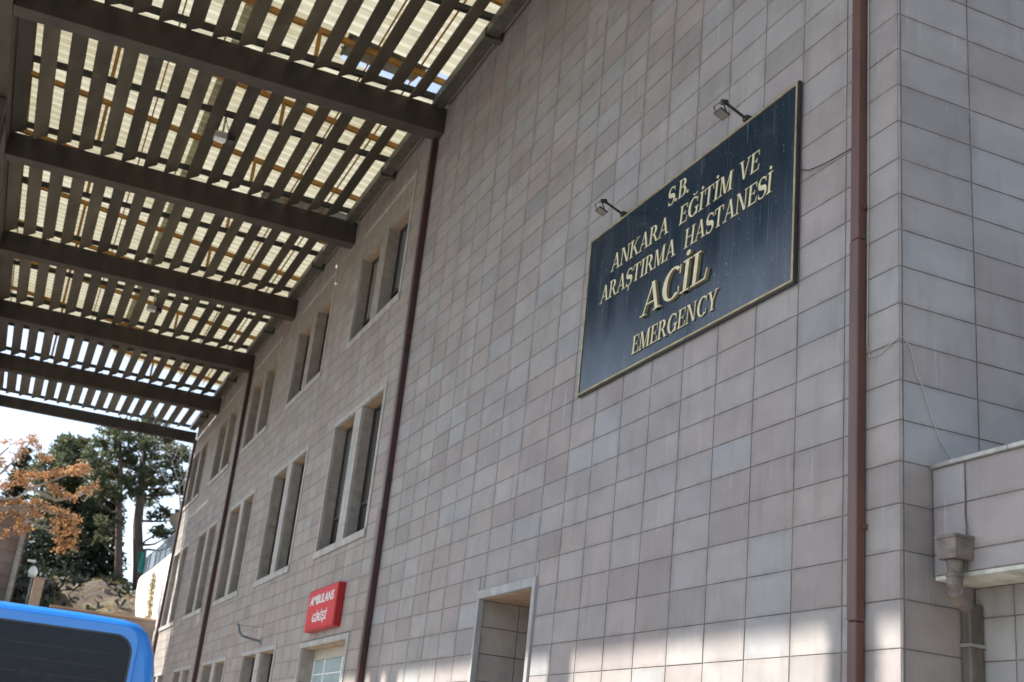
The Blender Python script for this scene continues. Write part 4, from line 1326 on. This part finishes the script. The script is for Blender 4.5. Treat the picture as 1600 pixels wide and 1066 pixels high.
# bare pale tree behind the facade end
bt = thing('bare_tree', 'leafless pale branched tree beside the far end of the facade', 'tree', P(262, 930, 55))
bb = MB()
def grow(a, d, L, r, depth):
    b = a + d * L
    limb(bb, a, b, r, r * 0.6, 0.0, 3)
    if depth == 0: return
    for k in range(3):
        nd = (d + Vector((random.gauss(0, 0.5), random.gauss(0, 0.5), random.gauss(0.1, 0.3)))).normalized()
        grow(b - d * L * random.uniform(0, 0.4), nd, L * random.uniform(0.62, 0.85), r * 0.55, depth - 1)
grow(Vector(P(275, 860, 55)), Vector((-0.15, 0, 1)).normalized(), 2.6, 0.07, 4)
bb.build('branch', M['pale_bark'], bt)
MB().tube([P(262, 935, 55), P(270, 890, 55), P(275, 858, 55)], [0.12, 0.09, 0.07], 7).build('trunk', M['pale_bark'], bt)

# climber on the white wall
cp_ = thing('dry_climber', 'dry yellow climbing plant against the white retaining wall', 'plant', (0.2, 45.5, 5.4))
MB().tube([(0.20, 44.6, 5.4), (0.22, 45.2, 6.3), (0.22, 45.9, 7.1), (0.24, 46.3, 7.7), (0.23, 46.5, 8.1)], [0.05, 0.045, 0.04, 0.03, 0.012], 6).build('stem', M['stalk'], cp_)
lf = MB()
for k in range(420):
    t = random.random()
    p = Vector((0.18, 44.9, 5.8)).lerp(Vector((0.2, 46.45, 8.1)), t) + Vector((random.gauss(0, 0.03), random.gauss(0, 0.13 + 0.25 * math.exp(-((t - 0.62) / 0.1) ** 2)), random.gauss(0, 0.12)))
    d = Vector((random.gauss(0, 0.5), random.gauss(0, 1), random.gauss(0, 1))).normalized()
    s = d.cross(Vector((1, 0, 0.2))).normalized()
    lf.quad(p, p + d * 0.07 + s * 0.035, p + d * 0.14, p + d * 0.07 - s * 0.035)
lf.build('leaves', M['yellow'], cp_)

# green flag on a pole
fl_ = thing('green_flag', 'green flag hanging beside the thicker pine trunk', 'flag', P(226, 920, 55))
MB().tube([P(219, 935, 55), P(226, 855, 55)], 0.03, 6).build('pole', M['rail'], fl_)
fm = MB()
A, B_, C_, D_ = (Vector(P(214, 862, 55)), Vector(P(226, 859, 55)), Vector(P(222, 895, 55)), Vector(P(213, 893, 55)))
for i in range(5):
    for j in range(8):
        def q(u, v):
            p = A.lerp(B_, u).lerp(D_.lerp(C_, u), v)
            return p + Vector((0, 0.10 * math.sin(u * 7 + v * 2), 0))
        fm.quad(q(i / 5, j / 8), q((i + 1) / 5, j / 8), q((i + 1) / 5, (j + 1) / 8), q(i / 5, (j + 1) / 8))
fm.build('cloth', M['teal'], fl_)

# stone clad building, cabinet and garden lamp at the left
sb = thing('stone_building', 'brown stone clad building at the left edge behind orange leaves', 'building', (-9, 50, 5))
SX = -4.95
MB().box(-16, 47.03, 3.5, SX - 0.02, 56, 9.6).build('wall', M['joint'], sb)
MB().box(-16.2, 46.8, 9.6, SX + 0.1, 56.2, 9.85).build('roof', M['coping'], sb)
for i in range(5):
    for j in range(10):
        x1 = SX - 0.30 - i * 0.95
        z0 = 4.6 + j * 0.5
        o = MB().box(x1 - 0.94, 47.0 - random.uniform(0, 0.008), z0 + 0.008, x1 - 0.008, 47.03, z0 + 0.492).build('stone_panel', M['mauve'], sb)
MB().box(SX - 0.29, 46.88, 4.0, SX - 0.10, 47.028, 9.6).build('corner_strip', M['coping'], sb, bevel=0.02)
cbn = thing('utility_cabinet', 'beige utility cabinet standing on the bank behind the van', 'cabinet', (-4.1, 45.0, 5.6))
MB().box(-4.36, 44.8, 5.4, -3.98, 45.2, 6.98).build('case', M['beige'], cbn, bevel=0.02)
MB().box(-4.32, 44.79, 5.6, -4.02, 44.8, 6.85).build('door', M['beige'], cbn)
MB().box(-4.39, 44.77, 6.98, -3.95, 45.23, 7.03).build('cap', M['beige'], cbn)
gl = thing('garden_lamp', 'white globe lantern on a short post by the stone building', 'lamp', (-4.45, 46.2, 5.8))
MB().tube([(-4.42, 46.2, 5.4), (-4.45, 46.2, 7.15)], 0.04, 8).build('post', M['rail'], gl)
MB().tube([(-4.45, 46.2, 7.12), (-4.45, 46.2, 7.2), (-4.45, 46.2, 7.34), (-4.45, 46.2, 7.5), (-4.45, 46.2, 7.58)], [0.06, 0.15, 0.19, 0.13, 0.05], 12).build('globe', M['opal'], gl, smooth=True)
MB().box(-4.75, 46.1, 7.72, -4.43, 46.3, 7.8).build('reflector', M['white'], gl)

lw = thing('garden_wall', 'low red brown garden wall between the van and the white retaining wall', 'wall', (-1.6, 42.5, 5))
MB().box(-3.6, 42.4, 3.0, 0.22, 42.7, 5.78).build('wall_body', M['mauve'], lw)
MB().box(-3.65, 42.35, 5.78, 0.22, 42.75, 5.86).build('cap', M['soffit'], lw)

# scrub and dead grass on the bank
ug = MB()
for k in range(900):
    x = random.uniform(-9, 0.2); y = random.uniform(44, 62)
    if x > -3.0 and y < 55 and random.random() < 0.8: continue
    c = Vector((x, y, hill_h(x, y) + 0.03))
    tuft(ug, c, random.uniform(0.2, 0.55) * (1.5 if y > 58 else 1.0), 7, 0.9)
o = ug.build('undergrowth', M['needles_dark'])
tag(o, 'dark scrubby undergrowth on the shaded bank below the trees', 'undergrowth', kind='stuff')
gr = MB()
for k in range(420):
    x = random.uniform(-4.2, 0.25); y = random.uniform(43, 58)
    c = Vector((x, y, hill_h(x, y)))
    tuft(gr, c, random.uniform(0.06, 0.2), 4, 0.8)
o = gr.build('dry_grass', M['yellow'])
tag(o, 'thin dry grass on the sunny slope behind the van', 'grass', kind='stuff')
st = MB()
for k in range(90):
    x = random.uniform(-6, 0.25); y = random.uniform(43, 60)
    r = random.uniform(0.04, 0.16)
    z = hill_h(x, y)
    st.obox((x, y, z), (r, random.uniform(-.3, .3) * r, 0.1 * r), (random.uniform(-.3, .3) * r, r * 0.8, 0), (0, 0.2 * r, r * 0.6))
o = st.build('loose_stones', M['mauve'])
tag(o, 'loose stones scattered over the earth slope', 'stones', kind='stuff')

cb = MB().tube([(0.254, -0.325, 3.85), (0.252, -0.328, 3.62), (0.250, -0.322, 3.5), (0.252, -0.335, 3.42), (0.25, -0.325, 3.345)], 0.004, 6).build('loose_cable', M['pipe_grey'])
tag(cb, 'short dark wire running down the annex parapet to the rain hopper', 'cable')
